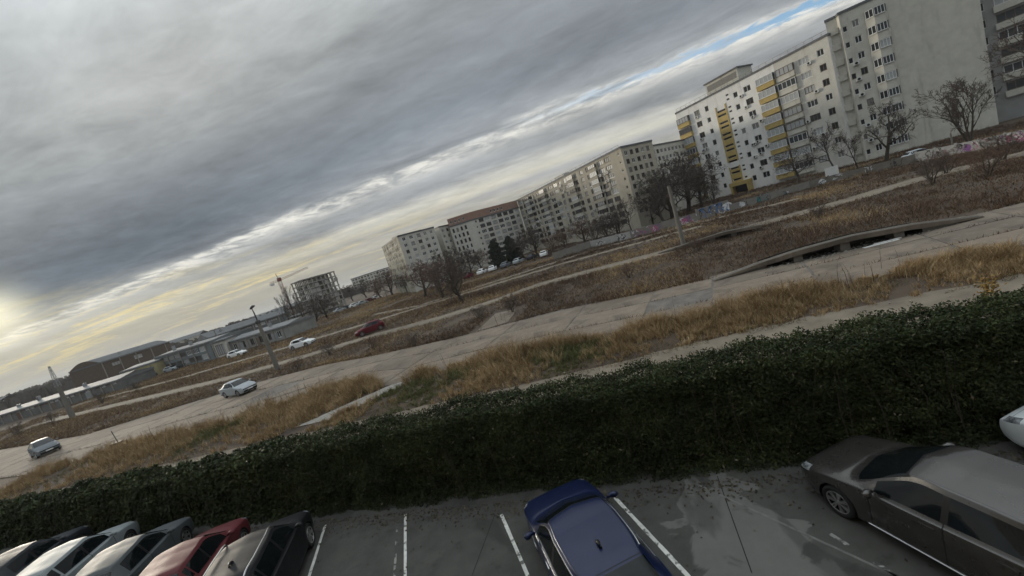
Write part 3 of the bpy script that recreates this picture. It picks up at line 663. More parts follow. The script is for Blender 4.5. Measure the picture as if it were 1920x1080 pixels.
    if rod:
        m = MB(); x = (L / 2 - 3.35) * sx; m.tube([(x, 0, zt - .03), (x - .35, 0, zt + .32)], [.008, .005], 5); m.lathe([(.035, zt - .04), (.03, zt + .0), (.001, zt + .01)], 8, 'Z'); k = 10
        for q in range(len(m.v) - 24, len(m.v)): m.v[q] = (m.v[q][0] + x, m.v[q][1], m.v[q][2])
        m.build('antenna', PLAST, root)
    return root
PAINTS = {k: paint(k, *a) for k, a in {'blue': ((.006, .013, .052), .5, .2, .34, .25, .4), 'brown': ((.042, .039, .036), .5, .3, .26, .9, .5), 'white': ((.62, .65, .66), .5, 0.0), 'grey': ((.075, .085, .09),), 'red': ((.11, .022, .026), .5, .0), 'black': ((.012, .013, .015), .5, .1), 'silver': ((.36, .385, .40), .3, .2), 'graphite': ((.14, .155, .17),), 'cherry': ((.10, .010, .016), .3, .0), 'snow': ((.74, .74, .73), .2, 0.0), 'slate': ((.03, .034, .04),), 'pearl': ((.24, .265, .275), .5, .0)}.items()}
A = CAR_ANG
make_car('dark blue car with shark fin antenna parked nose to hedge between white lines', 'sedan', PAINTS['blue'], (-.09, 7.3, 0), A, (1, 1.0, 1.0), fin=True, trim=True)
make_car('bronze brown saloon car with silver wheel trims at right side of car park', 'sedan', PAINTS['brown'], (5.87, 5.82, 0), A, (1, 1, 1), spokes=7, sill=True)
make_car('white car just entering the right edge behind the bronze saloon', 'hatch', PAINTS['white'], (9.62, 5.55, 0), A, (1.02, 1, 1.02))
make_car('black car with bright roof rails, rightmost of the parked row', 'estate', PAINTS['black'], (-8.55, 9.95, 0), A, (.98, 1, 1.10), rails=CHROME, fin=True)
make_car('dark red hatchback with rod antenna in the parked row', 'hatch', PAINTS['red'], (-11.25, 11.05, 0), A, (1, 1, 1.02), rod=True)
make_car('grey car with dark windows between red hatchback and pale silver car', 'sedan', PAINTS['grey'], (-14.3, 12.2, 0), A, (1, 1, 1.0))
make_car('pale silver car with round white mirror, second from left in parked row', 'estate', PAINTS['pearl'], (-17.5, 13.45, 0), A, (1, 1, 1.02))
make_car('dark car barely showing at the left end of the parked row', 'sedan', PAINTS['slate'], (-20.7, 14.5, 0), A)
def heading(p, q): d = q - p; return math.atan2(d.y, d.x)
def mid_car(label, kind, pm, a, b, size=(1, 1, 1), flip=False):
    p, q = G(*a), G(*b); make_car(label, kind, pm, (p + q) / 2 + Vector((0, 0, .02)), heading(p, q) + (math.pi if flip else 0), size, False)
mid_car('silver saloon car driving on the concrete apron', 'sedan', PAINTS['silver'], (424, 742), (480, 734), (.98, .98, 1.02))
c = G(88, 850); make_car('dark grey car with lit front coming along the apron at far left', 'hatch', PAINTS['graphite'], c + Vector((0, 0, .02)), R(-32), (1.08, 1, 1.05), False)
c = G(570, 650); make_car('white hatchback on the far track in the field', 'hatch', PAINTS['snow'], c, R(-10), (1, 1, 1.05), False)
c = G(696, 624); make_car('dark red hatchback stopped on the field track', 'hatch', PAINTS['cherry'], c, R(200), (1.02, 1, 1.08), False)
c = G(447, 668); make_car('small white car before the industrial halls', 'hatch', PAINTS['snow'], c, R(-14), (1.05, 1, 1.05), False)

# ------------------------------------------------------------------ buildings
PVC = mat('white_window_frame', (.62, .62, .60), .5, .08, 4)
OLDW = mat('dark_window_frame', (.14, .11, .085), .7, .2, 4)
PANE = panemat('window_pane', (.02, .023, .026), (.22, .22, .205), .2, .4)
BALP = panemat('balcony_pane', (.05, .055, .06), (.42, .43, .43), .45, .3)
drip = lambda c, a: stains(c, .55, .5, .75, a, (1.2, 1.2, .18))
W_WHITE = mat('white_render', (.70, .69, .66), .9, .06, .6, extra=drip((.40, .385, .35), .5))
W_GREY = mat('grey_render', (.50, .48, .42), .9, .10, .7, extra=chain(drip((.24, .225, .19), .6), stains((.52, .50, .44), 1.3, .55, .7, .4)))
W_BEIGE = mat('beige_render', (.40, .365, .295), .9, .10, .5, extra=drip((.27, .24, .19), .6))
W_PALE = mat('pale_render', (.52, .50, .45), .9, .08, .5, extra=drip((.34, .32, .28), .55))
W_OLIVE = mat('mottled_render', (.36, .34, .27), .9, .15, .5, extra=stains((.15, .13, .085), .5, .45, .6, .8, (1, 1, .3)))
W_PINK = mat('pink_render', (.27, .165, .125), .9, .1, .8)
W_YEL = mat('ochre_panel', (.42, .31, .11), .85, .1, 1.2, extra=drip((.29, .21, .08), .4))
W_YEL2 = mat('yellow_wall', (.42, .36, .19), .9, .12, .8, extra=drip((.28, .24, .14), .5))
BRICK = mat('old_brick', (.10, .072, .055), .95, .2, 2.0, bump=.3, bscale=14)
ROOFM = mat('sheet_roof', (.10, .105, .11), .7, .15, .8, extra=drip((.07, .06, .055), .5))
ROOFL = mat('pale_roof', (.15, .155, .16), .6, .12, .6)
WCACHE = {}
def win_mesh(kind, w, h, fm, combined):
    key = (kind, round(w, 2), round(h, 2), fm.name, combined)
    if key in WCACHE: return WCACHE[key]
    n = {'single': 1, 'double': 2, 'triple': 3, 'quad': 4, 'slot': 1, 'six': 6}[kind]; t = min(.085, w * .09) if not combined else min(.1, w * .1)
    f = MB(); x0, x1, z0, z1 = -w / 2, w / 2, -h / 2, h / 2
    f.box(x0, x1, -.05, .03, z0, z0 + t); f.box(x0, x1, -.05, .03, z1 - t, z1)
    for k in range(n + 1):
        x = x0 + (w - t) * k / n; f.box(x, x + t, -.05, .028, z0 + t, z1 - t)
    if kind != 'slot': f.box(x0 - .06, x1 + .06, .0, .14, z0 - .06, z0 - .002)
    p = f if combined else MB(); p.quad((x0 + .01, -.02, z0 + .01), (x1 - .01, -.02, z0 + .01), (x1 - .01, -.02, z1 - .01), (x0 + .01, -.02, z1 - .01), 1 if combined else 0)
    pm = BALP if kind in ('quad', 'six', 'triple') else PANE
    p_ = [fm, pm] if combined else fm
    WCACHE[key] = (f.mesh('window', p_), None if combined else p.mesh('pane', pm)); return WCACHE[key]
def frame_of(A, B):
    d = (B - A); L = d.length; d = d / L; n = Vector((d.y, -d.x, 0)); return d, n, L
def wall_face(mb, A, B, z0, z1, holes, m=0, depth=.16):
    d, n, L = frame_of(A, B)
    xs = sorted({0.0, L} | {round(max(0, min(L, q)), 3) for h in holes for q in (h[0] - h[2] / 2, h[0] + h[2] / 2)}); zs = sorted({z0, z1} | {round(q, 3) for h in holes for q in (h[1] - h[3] / 2, h[1] + h[3] / 2)})
    P = lambda u, z, k=0.0: A + d * u - n * k + Vector((0, 0, z))
    for z_0, z_1 in zip(zs[:-1], zs[1:]):
        run = None
        for i, (a, b) in enumerate(zip(xs[:-1], xs[1:])):
            c, zc = (a + b) / 2, (z_0 + z_1) / 2; hole = any(abs(c - h[0]) < h[2] / 2 - 1e-4 and abs(zc - h[1]) < h[3] / 2 - 1e-4 for h in holes)
            if not hole: run = a if run is None else run
            if run is not None and (hole or i == len(xs) - 2):
                e = a if hole else b; mb.quad(P(run, z_0), P(e, z_0), P(e, z_1), P(run, z_1), m); run = None
    for h in holes:
        a, b, c, e = h[0] - h[2] / 2, h[0] + h[2] / 2, h[1] - h[3] / 2, h[1] + h[3] / 2
        mb.quad(P(a, c), P(b, c), P(b, c, depth), P(a, c, depth), m); mb.quad(P(a, e, depth), P(b, e, depth), P(b, e), P(a, e), m)
        mb.quad(P(a, c), P(a, c, depth), P(a, e, depth), P(a, e), m); mb.quad(P(b, c, depth), P(b, c), P(b, e), P(b, e, depth), m)
def put_windows(root, A, B, holes, combined=True, depth=.16, whites=.7):
    d, n, L = frame_of(A, B); ang = math.atan2(-n.x, n.y)
    for h in holes:
        kind = h[4] if len(h) > 4 else 'double'; fm = OLDW if kind == 'slot' or rnd.random() >= whites else PVC
        me, pm = win_mesh(kind, h[2], h[3], fm, combined); p = A + d * h[0] - n * (depth * .75) + Vector((0, 0, h[1])) - root.location
        w = obj('window', me, root, p, (0, 0, ang))
        if pm: obj('pane', pm, w)
def block(name, label, poly, z1, wm, specs, roofm=ROOFM, combined=True, cat='building', parapet=.5, group=None, extra_mats=(), whites=.7, z0=0.0, edge_mat={}):
    c = sum(poly, Vector()) / len(poly); root = thing(name, label, cat, Vector((c.x, c.y, 0)), 0, group); mb = MB()
    for k in range(len(poly)):
        A, B = poly[k], poly[(k + 1) % len(poly)]; sp = specs.get(k, [])
        wall_face(mb, A - root.location, B - root.location, z0, z1, sp, edge_mat.get(k, 0)); put_windows(root, A, B, sp, combined, whites=whites)
    mb.build('wall', [wm, *extra_mats], root)
    r = MB(); r.poly([p - root.location + Vector((0, 0, z1 - .02)) for p in poly])
    for k in range(len(poly)):
        A, B = poly[k] - root.location, poly[(k + 1) % len(poly)] - root.location; d, n, L = frame_of(A, B); M = Matrix(((d.x, n.x, 0, A.x), (d.y, n.y, 0, A.y), (0, 0, 1, 0), (0, 0, 0, 1))); r.box(-.1, L - .1, -.12, .12, z1 - .3, z1 + parapet * .35, 0, M)
    r.build('roof', roofm, root); return root
def grid(L, cols, z_top, dz, rows, skip=0.0):
    return [(u, z_top - dz * k, w, h, kd) for k in range(rows) for (u, w, h, kd) in cols if rnd.random() >= skip and 0 < u - w / 2 and u + w / 2 < L]
V3 = lambda x, y, z=0.0: Vector((x, y, z))
AC = MB(); AC.box(-.42, .42, 0, .34, -.3, .3); AC.lathe([(.24, .345), (.21, .36), (.001, .35)], 12, m=1); AC.box(-.38, -.33, -.05, .3, -.36, -.3, 1); AC.box(.33, .38, -.05, .3, -.36, -.3, 1)
AC_M = AC.mesh('air_conditioner', [mat('ac_casing', (.55, .55, .53), .5, .1, 4), PLAST])
def put_ac(root, A, B, u, z):
    d, n, L = frame_of(A, B); obj('air_conditioner', AC_M, root, A + d * u + n * .06 + V3(0, 0, z) - root.location, (0, 0, math.atan2(-n.x, n.y)))

# the white and ochre ten-row block
A, B = V3(58.5, 117), V3(73.5, 82); dM, nM, LM = frame_of(A, B); inn = -nM * 12; DZ = 2.93; ZT = 23.3
holes = []
for k in range(8):
    z = ZT - DZ * k
    holes += [(6.6, z, 1.6, 1.35, 'double'), (9.6, z - .05, 1.0, 1.25, 'single'), (17.8, z - .1, 1.05, 1.3, 'single'), (20.8, z, 1.7, 1.35, 'double'), (33.3, z, 2.0, 1.3, 'triple'), (36.4, z, 1.2, 1.3, 'double')]
    holes += [(15.75, z - .3, .75, .42, 'slot'), (15.75, z + .75, .75, .42, 'slot')] + ([(13.4, z - .35, 2.3, .5, 'slot'), (13.4, z + .75, 2.3, .5, 'slot')] if k else [])
holes = [h for h in holes if h[1] - h[3] / 2 > .4]
blockM = block('apartment_building', 'white apartment block with ochre balconies and many air conditioners', [A, A + dM * 27.4, B, B + inn, A + inn], 25.9, W_WHITE, {0: [h for h in holes if h[0] < 27], 1: [(h[0] - 27.4, *h[1:]) for h in holes if h[0] > 27.4]}, combined=False, extra_mats=(mat('warm_grey_render', (.52, .50, .45), .9, .08, .7, extra=drip((.36, .34, .29), .55)),), edge_mat={1: 1})
def balcony_stack(root, A, B, u0, u1, zs, out, pm, hpar=1.15, hwin=1.45, kind='quad', frame=PVC):
    d, n, L = frame_of(A, B); ang = math.atan2(-n.x, n.y); w = u1 - u0
    for z in zs:
        o = A + d * (u0 + u1) / 2 + V3(0, 0, z) - root.location; b = MB()
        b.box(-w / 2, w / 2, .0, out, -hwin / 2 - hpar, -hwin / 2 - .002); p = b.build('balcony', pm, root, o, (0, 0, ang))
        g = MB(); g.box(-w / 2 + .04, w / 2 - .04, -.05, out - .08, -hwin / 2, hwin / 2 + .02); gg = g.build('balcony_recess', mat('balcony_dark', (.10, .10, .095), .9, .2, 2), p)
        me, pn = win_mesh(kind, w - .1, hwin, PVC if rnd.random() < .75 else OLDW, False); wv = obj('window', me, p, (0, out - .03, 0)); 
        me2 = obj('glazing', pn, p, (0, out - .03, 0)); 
zr = [ZT - .15 - DZ * k for k in range(8)]
balcony_stack(blockM, A, B, .25, 4.1, zr, .75, W_YEL)
balcony_stack(blockM, A, B, 23.4, 27.3, [z + .1 for z in zr], .85, W_YEL)
balcony_stack(blockM, A, B, 27.6, 31.4, [z + .1 for z in zr], .5, W_GREY)
b = MB(); M = Matrix(((dM.x, nM.x, 0, A.x - blockM.location.x), (dM.y, nM.y, 0, A.y - blockM.location.y), (0, 0, 1, 0), (0, 0, 0, 1)))
for (z0, z1) in ((8.2, 22.4), (1.9, 6.9)):
    for (u0, u1) in ((11.9, 12.2), (14.6, 14.95)): b.box(u0, u1, .01, .14, z0, z1, 0, M)
    z = z0
    for k in range(8):
        for za, zb in ((ZT - DZ * k - .08, ZT - DZ * k + .48), (ZT - DZ * k - 1.9, ZT - DZ * k - .62)):
            if z0 <= za and zb <= z1: b.box(12.2, 14.6, .012, .12, za, zb, 0, M)
b.build('stair_panel', W_YEL, blockM)
b = MB(); b.box(11.9, 17.2, .05, 1.6, 2.0, 2.9, 0, M); b.box(12.0, 12.6, .05, 1.5, 0, 2.0, 0, M); b.box(16.5, 17.1, .05, 1.5, 0, 2.0, 0, M); b.box(12.6, 16.5, .04, .3, 0, 1.95, 1, M); b.build('entrance_porch', [W_YEL, PLAST], blockM)
r = MB(); 
for u in np.arange(.2, LM, 1.6): r.box(u - .03, u + .03, -.35, -.29, 25.9, 26.85, 0, M)
r.box(.2, LM - .2, -.36, -.28, 26.8, 26.87, 0, M); r.box(.2, LM - .2, -.36, -.28, 26.4, 26.44, 0, M); r.build('roof_railing', CONC_L, blockM)
p = MB(); p.box(9.2, 18.2, -7.5, -2.0, 25.9, 29.2, 0, M); p.box(8.9, 18.5, -7.8, -1.7, 29.2, 29.5, 1, M); p.box(9.6, 17.8, -1.995, -1.95, 27.2, 28.6, 2, M)
ph = p.build('roof_house', [W_GREY, ROOFM, mat('brick_screen', (.20, .19, .17), .9, .3, 6)], blockM)
for u, z in ((6.4, -1.0), (7.0, -1.0), (20.7, -.75), (20.0, -1.0), (19.3, -1.05), (22.6, .6), (32.0, -.3), (34.4, -.95), (32.0, -.8)):
    for k in range(7):
        if rnd.random() < .34: put_ac(blockM, A, B, u + rnd.uniform(-.2, .2), ZT - DZ * k + z)
# the grey tower beside it, with bay windows and a blank gable
T0 = [V3(74.4, 82.9), V3(75.6, 81.7), V3(75, 80.5), V3(80.5, 76.5), V3(91, 71.5), V3(97, 83), V3(84, 92)]
ZT2 = 25.7; DZ2 = 2.96
th = [(u, ZT2 - DZ2 * k + dz, w, h, kd) for k in range(9) for (u, dz, w, h, kd) in ((.55, -.3, .65, 1.0, 'single'), (2.15, 0, 1.0, 1.25, 'double')) if ZT2 - DZ2 * k + dz > 1]
tower = block('apartment_building', 'tall grey tower block with stacked bay windows and blank gable wall', T0, 28.6, W_GREY, {2: th}, combined=False)
def bay_stack(root, A, B, u0, u1, zs, out):
    d, n, L = frame_of(A, B); ang = math.atan2(-n.x, n.y); w = (u1 - u0) / 2
    for z in zs:
        o = A + d * (u0 + u1) / 2 + V3(0, 0, z) - root.location; b = MB(); q = [(-w, 0), (-w * .8, out), (w * .25, out * 1.25), (w, out * .3), (w, 0)]
        for (za, zb, m) in ((-2.22, -.72, 0), (-.72, .72, 1)):
            k = 1.0 if m == 0 else .96
            for i in range(4): b.quad((q[i][0] * k, q[i][1] * k, za), (q[i + 1][0] * k, q[i + 1][1] * k, za), (q[i + 1][0] * k, q[i + 1][1] * k, zb), (q[i][0] * k, q[i][1] * k, zb), m)
            if m == 0: b.poly([(x, y, zb) for x, y in q]); b.poly([(x, y, za) for x, y in q][::-1])
        p = b.build('bay', [W_GREY, mat('balcony_dark', (0, 0, 0))], root, o, (0, 0, ang))
        for i in (1, 2):
            a_, b_ = Vector((q[i][0], q[i][1], 0)) * .96, Vector((q[i + 1][0], q[i + 1][1], 0)) * .96; dd = b_ - a_; me, pn = win_mesh('triple' if i == 1 else 'double', round(dd.length - .08, 2), 1.4, PVC, False)
            nn = Vector((dd.y, -dd.x, 0)).normalized(); nn = -nn if nn.y < 0 else nn
            wo = obj('window', me, p, (a_ + b_) / 2 + nn * .07, (0, 0, math.atan2(-nn.x, nn.y))); obj('glazing', pn, p, (a_ + b_) / 2 + nn * .07, (0, 0, math.atan2(-nn.x, nn.y)))
bay_stack(tower, T0[2], T0[3], 3.5, 6.6, [ZT2 + .4 - DZ2 * k for k in range(9)], .75)
d_, n_, L_ = frame_of(T0[0], T0[1])
for k in range(9):
    b = MB(); b.box(-.85, .85, -.3, .35, -.08, .95); b.build('landing_balcony', W_GREY, tower, (T0[0] + T0[1]) / 2 - tower.location + V3(0, 0, 1.8 + DZ2 * k), (0, 0, math.atan2(-n_.x, n_.y)))
for k in range(8):
    if rnd.random() < .8: put_ac(tower, T0[2], T0[3], rnd.choice((1.15, 1.2, .6)), ZT2 - DZ2 * k - 1.15)
# block at the right edge
P = [V3(93.6, 75.6), V3(106, 62), V3(114, 72), V3(101, 86)]; hs = [(u, 26.5 - 2.95 * k, w, 1.45, kd) for k in range(8) for (u, w, kd) in ((1.3, 1.3, 'double'), (5.2, 4.2, 'quad'), (10, 4.0, 'quad'))]
edgeb = block('apartment_building', 'grey apartment block cut by the right edge behind bare tree', P, 29.0, mat('slate_render', (.27, .27, .265), .9, .1, .7), {0: hs}, combined=False)
for k in range(8):
    d, n, L = frame_of(P[0], P[1]); b = MB(); b.box(-2.3, 2.3, 0, .5, -.55, .5); b.build('balcony', W_GREY, edgeb, P[0] + d * 5.2 + V3(0, 0, 25.2 - 2.95 * k) - edgeb.location, (0, 0, math.atan2(-n.x, n.y)))

# long beige block in the middle distance and its neighbours
C3 = [V3(12.4, 165), V3(36.4, 103.8), V3(47.2, 110.2), V3(25, 171)]; L3 = (C3[1] - C3[0]).length
cols = []; u = 2.0
while u < L3 - 5:
    cols.append((u, rnd.choice((1.5, 1.5, 2.5, 2.8)), 1.3, rnd.choice(('double', 'triple')))); u += 3.2
hs = grid(L3, cols, 18.6, 2.12, 9, .03) + [(L3 - 1.3, 18.6 - 2.12 * k, .6, .6, 'single') for k in range(6)]
hs2 = grid(12.5, [(1.6, 1.2, 1.2, 'double'), (3.7, 1.2, 1.2, 'double'), (5.9, 1.3, 1.2, 'double'), (8.1, 1.2, 1.2, 'double'), (10.2, 1.2, 1.2, 'double')], 18.3, 2.15, 8)
long_b = block('apartment_building', 'long beige apartment block receding behind bare trees in mid distance', C3, 20.0, W_BEIGE, {0: hs, 1: hs2}, z0=-1.3, whites=.3)
b = MB()
for k in range(26):
    u = k / 25 * (L3 - 2) + 1; d, n, L = frame_of(C3[0], C3[1]); q = C3[0] + d * u - n * .3 - long_b.location; b.bar(q + V3(0, 0, 20.1), q + V3(0, 0, 20.75), .06)
d, n, L = frame_of(C3[0], C3[1]); b.bar(C3[0] + d - n * .3 - long_b.location + V3(0, 0, 20.75), C3[1] - d - n * .3 - long_b.location + V3(0, 0, 20.75), .07); b.build('roof_railing', CONC_L, long_b)
b = MB(); d, n, L = frame_of(C3[0], C3[1]); o = C3[0] + d * 30 - n * 5 - long_b.location; b.box(-3, 3, -2, 2, 19.8, 21.4, 0, Matrix.Translation(o) @ Matrix.Rotation(math.atan2(d.y, d.x), 4, 'Z')); b.build('roof_house', W_GREY, long_b)
def put_far_ac(root, A, B, u, z):
    d, n, L = frame_of(A, B); o = obj('air_conditioner', AC_M, root, A + d * u + n * .06 + V3(0, 0, z) - V3(*FAR0), (0, 0, math.atan2(-n.x, n.y)))
FAR0 = tuple(long_b.location)
for k in range(70): put_far_ac(long_b, C3[0], C3[1], rnd.uniform(2, L3 - 6), 17.6 - 2.12 * rnd.randrange(7))
for u in (9.5, 22.0, 41.0, 53.0):      # glazed balcony stacks
    d, n, L = frame_of(C3[0], C3[1])
    for k in range(8):
        b = MB(); b.box(-1.7, 1.7, 0, .7, -1.05, -.1); p_ = b.build('balcony', rnd.choice((W_BEIGE, W_PALE, W_GREY)), long_b, C3[0] + d * u + V3(0, 0, 18.2 - 2.12 * k) - long_b.location, (0, 0, math.atan2(-n.x, n.y))); me, _ = win_mesh('quad', 3.3, 1.1, rnd.choice((PVC, OLDW)), True); obj('window', me, p_, (0, .66, .48))
P = [V3(50, 122), V3(69, 136.5), V3(64, 146), V3(45, 132)]
hs = grid(23.9, [(1.5 + 2.3 * k, 1.3, 1.2, 'double') for k in range(10)], 18.2, 2.2, 6); behindb = block('apartment_building', 'pale block peeping out between the beige block and the ochre one', P, 20.2, W_PALE, {0: hs}, z0=-1.3)
P = [V3(-15.5, 154.0), V3(-6.4, 153.4), V3(12.3, 165.6), V3(8, 182), V3(-14, 172)]
h0 = grid(9.1, [(1.1, .8, 1.5, 'single'), (2.7, .8, 1.5, 'single'), (4.3, .8, 1.5, 'single'), (5.9, .8, 1.5, 'single')], 15.3, 2.35, 6); h1 = grid(22.5, [(1.2, .7, .7, 'single')] + [(3.6 + 2.9 * k, rnd.choice((1.5, 2.2, 2.2)), 1.35, 'triple') for k in range(7)], 16.2, 2.15, 7)
pinkb = block('apartment_building', 'white apartment block topped by a pink attic storey', P, 17.2, W_PALE, {0: h0, 1: h1}, z0=-1.3, whites=.3)
b = MB(); q = [p - pinkb.location for p in P]
wall_face(b, q[0] + V3(0, 0, 0) * 1, q[1], 17.25, 20.1, [(1.1 + 1.6 * k, 18.6, .7, 1.0) for k in range(4)]); wall_face(b, q[1], q[2], 17.25, 20.1, [(9 + 1.7 * k, 18.6, .9, 1.0) for k in range(4)])
for k in (2, 3, 4): b.quad(q[k] + V3(0, 0, 17.25), q[(k + 1) % 5] + V3(0, 0, 17.25), q[(k + 1) % 5] + V3(0, 0, 20.1), q[k] + V3(0, 0, 20.1))
b.poly([p + V3(0, 0, 20.1) for p in q]); at = b.build('attic', W_PINK, pinkb)
for A_, B_, u0, st, nn, ww in ((P[0], P[1], 1.1, 1.6, 4, .7), (P[1], P[2], 9, 1.7, 4, .9)):
    d, n, L = frame_of(A_, B_); me, _ = win_mesh('single', ww, 1.0, PVC, True)
    for k in range(nn): obj('window', me, at, A_ + d * (u0 + st * k) - n * .1 + V3(0, 0, 18.6) - pinkb.location, (0, 0, math.atan2(-n.x, n.y)))
P = [V3(-44, 162), V3(-30.6, 134.5), V3(-19.6, 143), V3(-31, 172)]
h0 = grid(30, [(1.6 + 2.6 * k, 1.2, 1.1, 'double') for k in range(11)], 16.4, 2.1, 8, .1); h1 = grid(13.9, [(1.9, 1.2, 1.15, 'double'), (4.6, 1.4, 1.15, 'triple'), (7.4, 1.4, 1.15, 'triple'), (10.0, 1.2, 1.15, 'double'), (12.4, 1.1, 1.15, 'double')], 16.7, 2.15, 8)
leftb = block('apartment_building', 'white corner block with mottled side wall behind the russet trees', P, 18.1, W_PALE, {0: h0, 1: h1}, z0=-1.3, whites=.6, extra_mats=(W_OLIVE,), edge_mat={0: 1})
d, n, L = frame_of(P[0], P[1]); b = MB(); b.box(.6, L - .3, .0, .06, 0, 15.5, 0, Matrix(((d.x, n.x, 0, P[0].x - leftb.location.x), (d.y, n.y, 0, P[0].y - leftb.location.y), (0, 0, 1, 0), (0, 0, 0, 1))))
b = MB(); b.box(-5, 5, -2.5, 2.5, 18.0, 19.5, 0, Matrix.Rotation(math.atan2((P[2] - P[1]).y, (P[2] - P[1]).x), 4, 'Z')); b.build('roof_house', W_BEIGE, leftb)
P = [V3(-19, 152), V3(-14.6, 158), V3(-20, 170), V3(-27, 165)]
narrowb = block('apartment_building', 'narrow grey block wedged between white corner block and pink attic', P, 18.3, W_GREY, {0: grid(7.4, [(1.5, 1.1, 1.1, 'double'), (4.0, 1.1, 1.1, 'double'), (6.2, 1.1, 1.1, 'double')], 16.6, 2.2, 6)}, z0=-1.3)
for b_ in (long_b, behindb, pinkb, leftb, narrowb):      # stand them a little nearer and smaller
    b_.location = (b_.location.x * .85, b_.location.y * .85, CAM_H * .15); b_.scale = (.85, .85, .85)
c = V3(ray(702, 516).x, ray(702, 516).y).normalized() * 330
P = [c + V3(-19, 2), c + V3(10, -12), c + V3(22, 6), c + V3(-6, 22)]; L_ = (P[1] - P[0]).length
block('apartment_building', 'far hazy apartment block left of the white corner block', P, 12.6, W_GREY, {0: grid(L_, [(2 + 3.2 * k, 1.8, 1.4, 'double') for k in range(10)], 11.2, 2.2, 5), 1: grid(21, [(2 + 3.2 * k, 1.8, 1.4, 'double') for k in range(6)], 11.2, 2.2, 5)})

# unfinished concrete frame with a tower crane
a0 = V3(ray(588, 590).x, ray(588, 590).y).normalized() * 160; a1 = V3(ray(652, 575).x, ray(652, 575).y).normalized() * 166
dF = (a1 - a0).normalized(); nF = Vector((-dF.y, dF.x, 0)); LF = (a1 - a0).length; fr = thing('unfinished_building', 'unfinished concrete building without walls under a crane', 'building', (a0 + a1) / 2, math.atan2(dF.y, dF.x))
RAW = mat('raw_concrete', (.27, .26, .24), .9, .2, .6); NF = 8; zt = 14.4; fh = zt / NF; nb = 7
for k in range(NF + 1):
    b = MB(); b.box(-LF / 2, LF / 2, 0, 8.4, -.17, .17); b.build('floor_slab', RAW, fr, (0, 0, fh * k + (.16 if k == 0 else 0)))
pm = MB(); pm.box(-.16, .16, -.16, .16, .12, fh - .12); pmm = pm.mesh('column', RAW); wm_ = MB(); wm_.box(0, LF / nb * .8, .1, .25, .12, fh * .72); wmm = wm_.mesh('infill_wall', mat('infill_block', (.33, .32, .30), .9, .2, 2))
for k in range(NF):
    for i in range(nb + 1):
        for j in (.3, 2.9, 5.5, 8.1): obj('column', pmm, fr, (-LF / 2 + .3 + (LF - .6) * i / nb, j, fh * k))
        if i < nb and k < NF - 1 and rnd.random() < .88: obj('infill_wall', wmm, fr, (-LF / 2 + .6 + LF * i / nb, rnd.choice((.1, 2.7, 5.3)), fh * k))
cr = thing('tower_crane', 'red and white tower crane standing behind the unfinished frame', 'crane', a0 + dF * -2.0 + nF * 11, math.atan2(dF.y, dF.x)); RW = mat('crane_red', (.16, .04, .03), .7, .2, 3)
def lattice(b, p, q, w, n):
    p, q = Vector(p), Vector(q); d = (q - p).normalized(); a = d.cross(V3(0, 1, 0.01)).normalized() * w / 2; c = d.cross(a).normalized() * w / 2; cs = [a + c, a - c, -a - c, -a + c]
    for k in cs: b.bar(p + k, q + k, .09)
    for i in range(n):
        u0, u1 = p.lerp(q, i / n), p.lerp(q, (i + 1) / n)
        for j in range(4): b.bar(u0 + cs[j], u1 + cs[(j + 1) % 4], .045)
b = MB(); lattice(b, (0, 0, 0), (0, 0, zt + 2.6), .9, 14); b.build('mast', RW, cr)
b = MB(); lattice(b, (0, 0, zt + 2.6), (11.5, 0, zt + 4.6), .55, 14); b.build('jib', RW, cr)
b = MB(); lattice(b, (0, 0, zt + 2.6), (-3.2, 0, zt + 2.3), .6, 5); b.box(-3.5, -2.2, -.5, .5, zt + 1.3, zt + 2.2, 1); b.build('counter_jib', [RW, PVC], cr)
b = MB(); b.box(-.5, .5, -.8, .5, zt + 2.2, zt + 3.5); b.bar((0, 0, zt + 3.2), (-.5, 0, zt + 5.2), .14); b.bar((-.5, 0, zt + 5.2), (8, 0, zt + 4.2), .05); b.build('cab', RW, cr)

# industrial halls on the left
def hall(label, a, b_, depth, h, wm, spec, roof='gable', rm=ROOFM, rise=1.6, whites=.4):
    d = (b_ - a).normalized(); inn = Vector((-d.y, d.x, 0)) * depth; P = [a, b_, b_ + inn, a + inn]; L = (b_ - a).length
    t = block('industrial_hall', label, P, h, wm, {0: spec(L)}, rm, cat='hall', whites=whites); r = MB(); q = [p - t.location for p in P]; z = V3(0, 0, h + .05); o = -inn.normalized() * .4
    if roof == 'gable':
        m0, m1 = (q[0] + q[3]) / 2 + V3(0, 0, h + rise), (q[1] + q[2]) / 2 + V3(0, 0, h + rise)
        r.quad(q[0] + z + o, q[1] + z + o, m1, m0); r.quad(m0, m1, q[2] + z - o, q[3] + z - o); r.poly([q[3] + z, q[0] + z, m0], 1); r.poly([q[1] + z, q[2] + z, m1], 1)
    else:
        N = 8; pr = None
        for i in range(N + 1):
            f = i / N; zz = V3(0, 0, h + .05 + rise * math.sin(math.pi * f)); x0, x1 = q[0].lerp(q[3], f) + zz, q[1].lerp(q[2], f) + zz
            if pr: r.quad(pr[0], pr[1], x1, x0)
            pr = (x0, x1)
        r.poly([q[0].lerp(q[3], i / N) + V3(0, 0, h + .05 + rise * math.sin(math.pi * i / N)) for i in range(N + 1)][::-1], 1)
    r.build('pitched_roof', [rm, wm], t); return t
row = lambda w, hh, z, st, kd='triple': (lambda L: [(st * (k + .6), z, w, hh, kd) for k in range(int(L / st - .3))])
D = lambda x, y, dist: V3(ray(x, y).x, ray(x, y).y).normalized() * dist
def base(x, y): g = G(x, y); return V3(g.x, g.y)
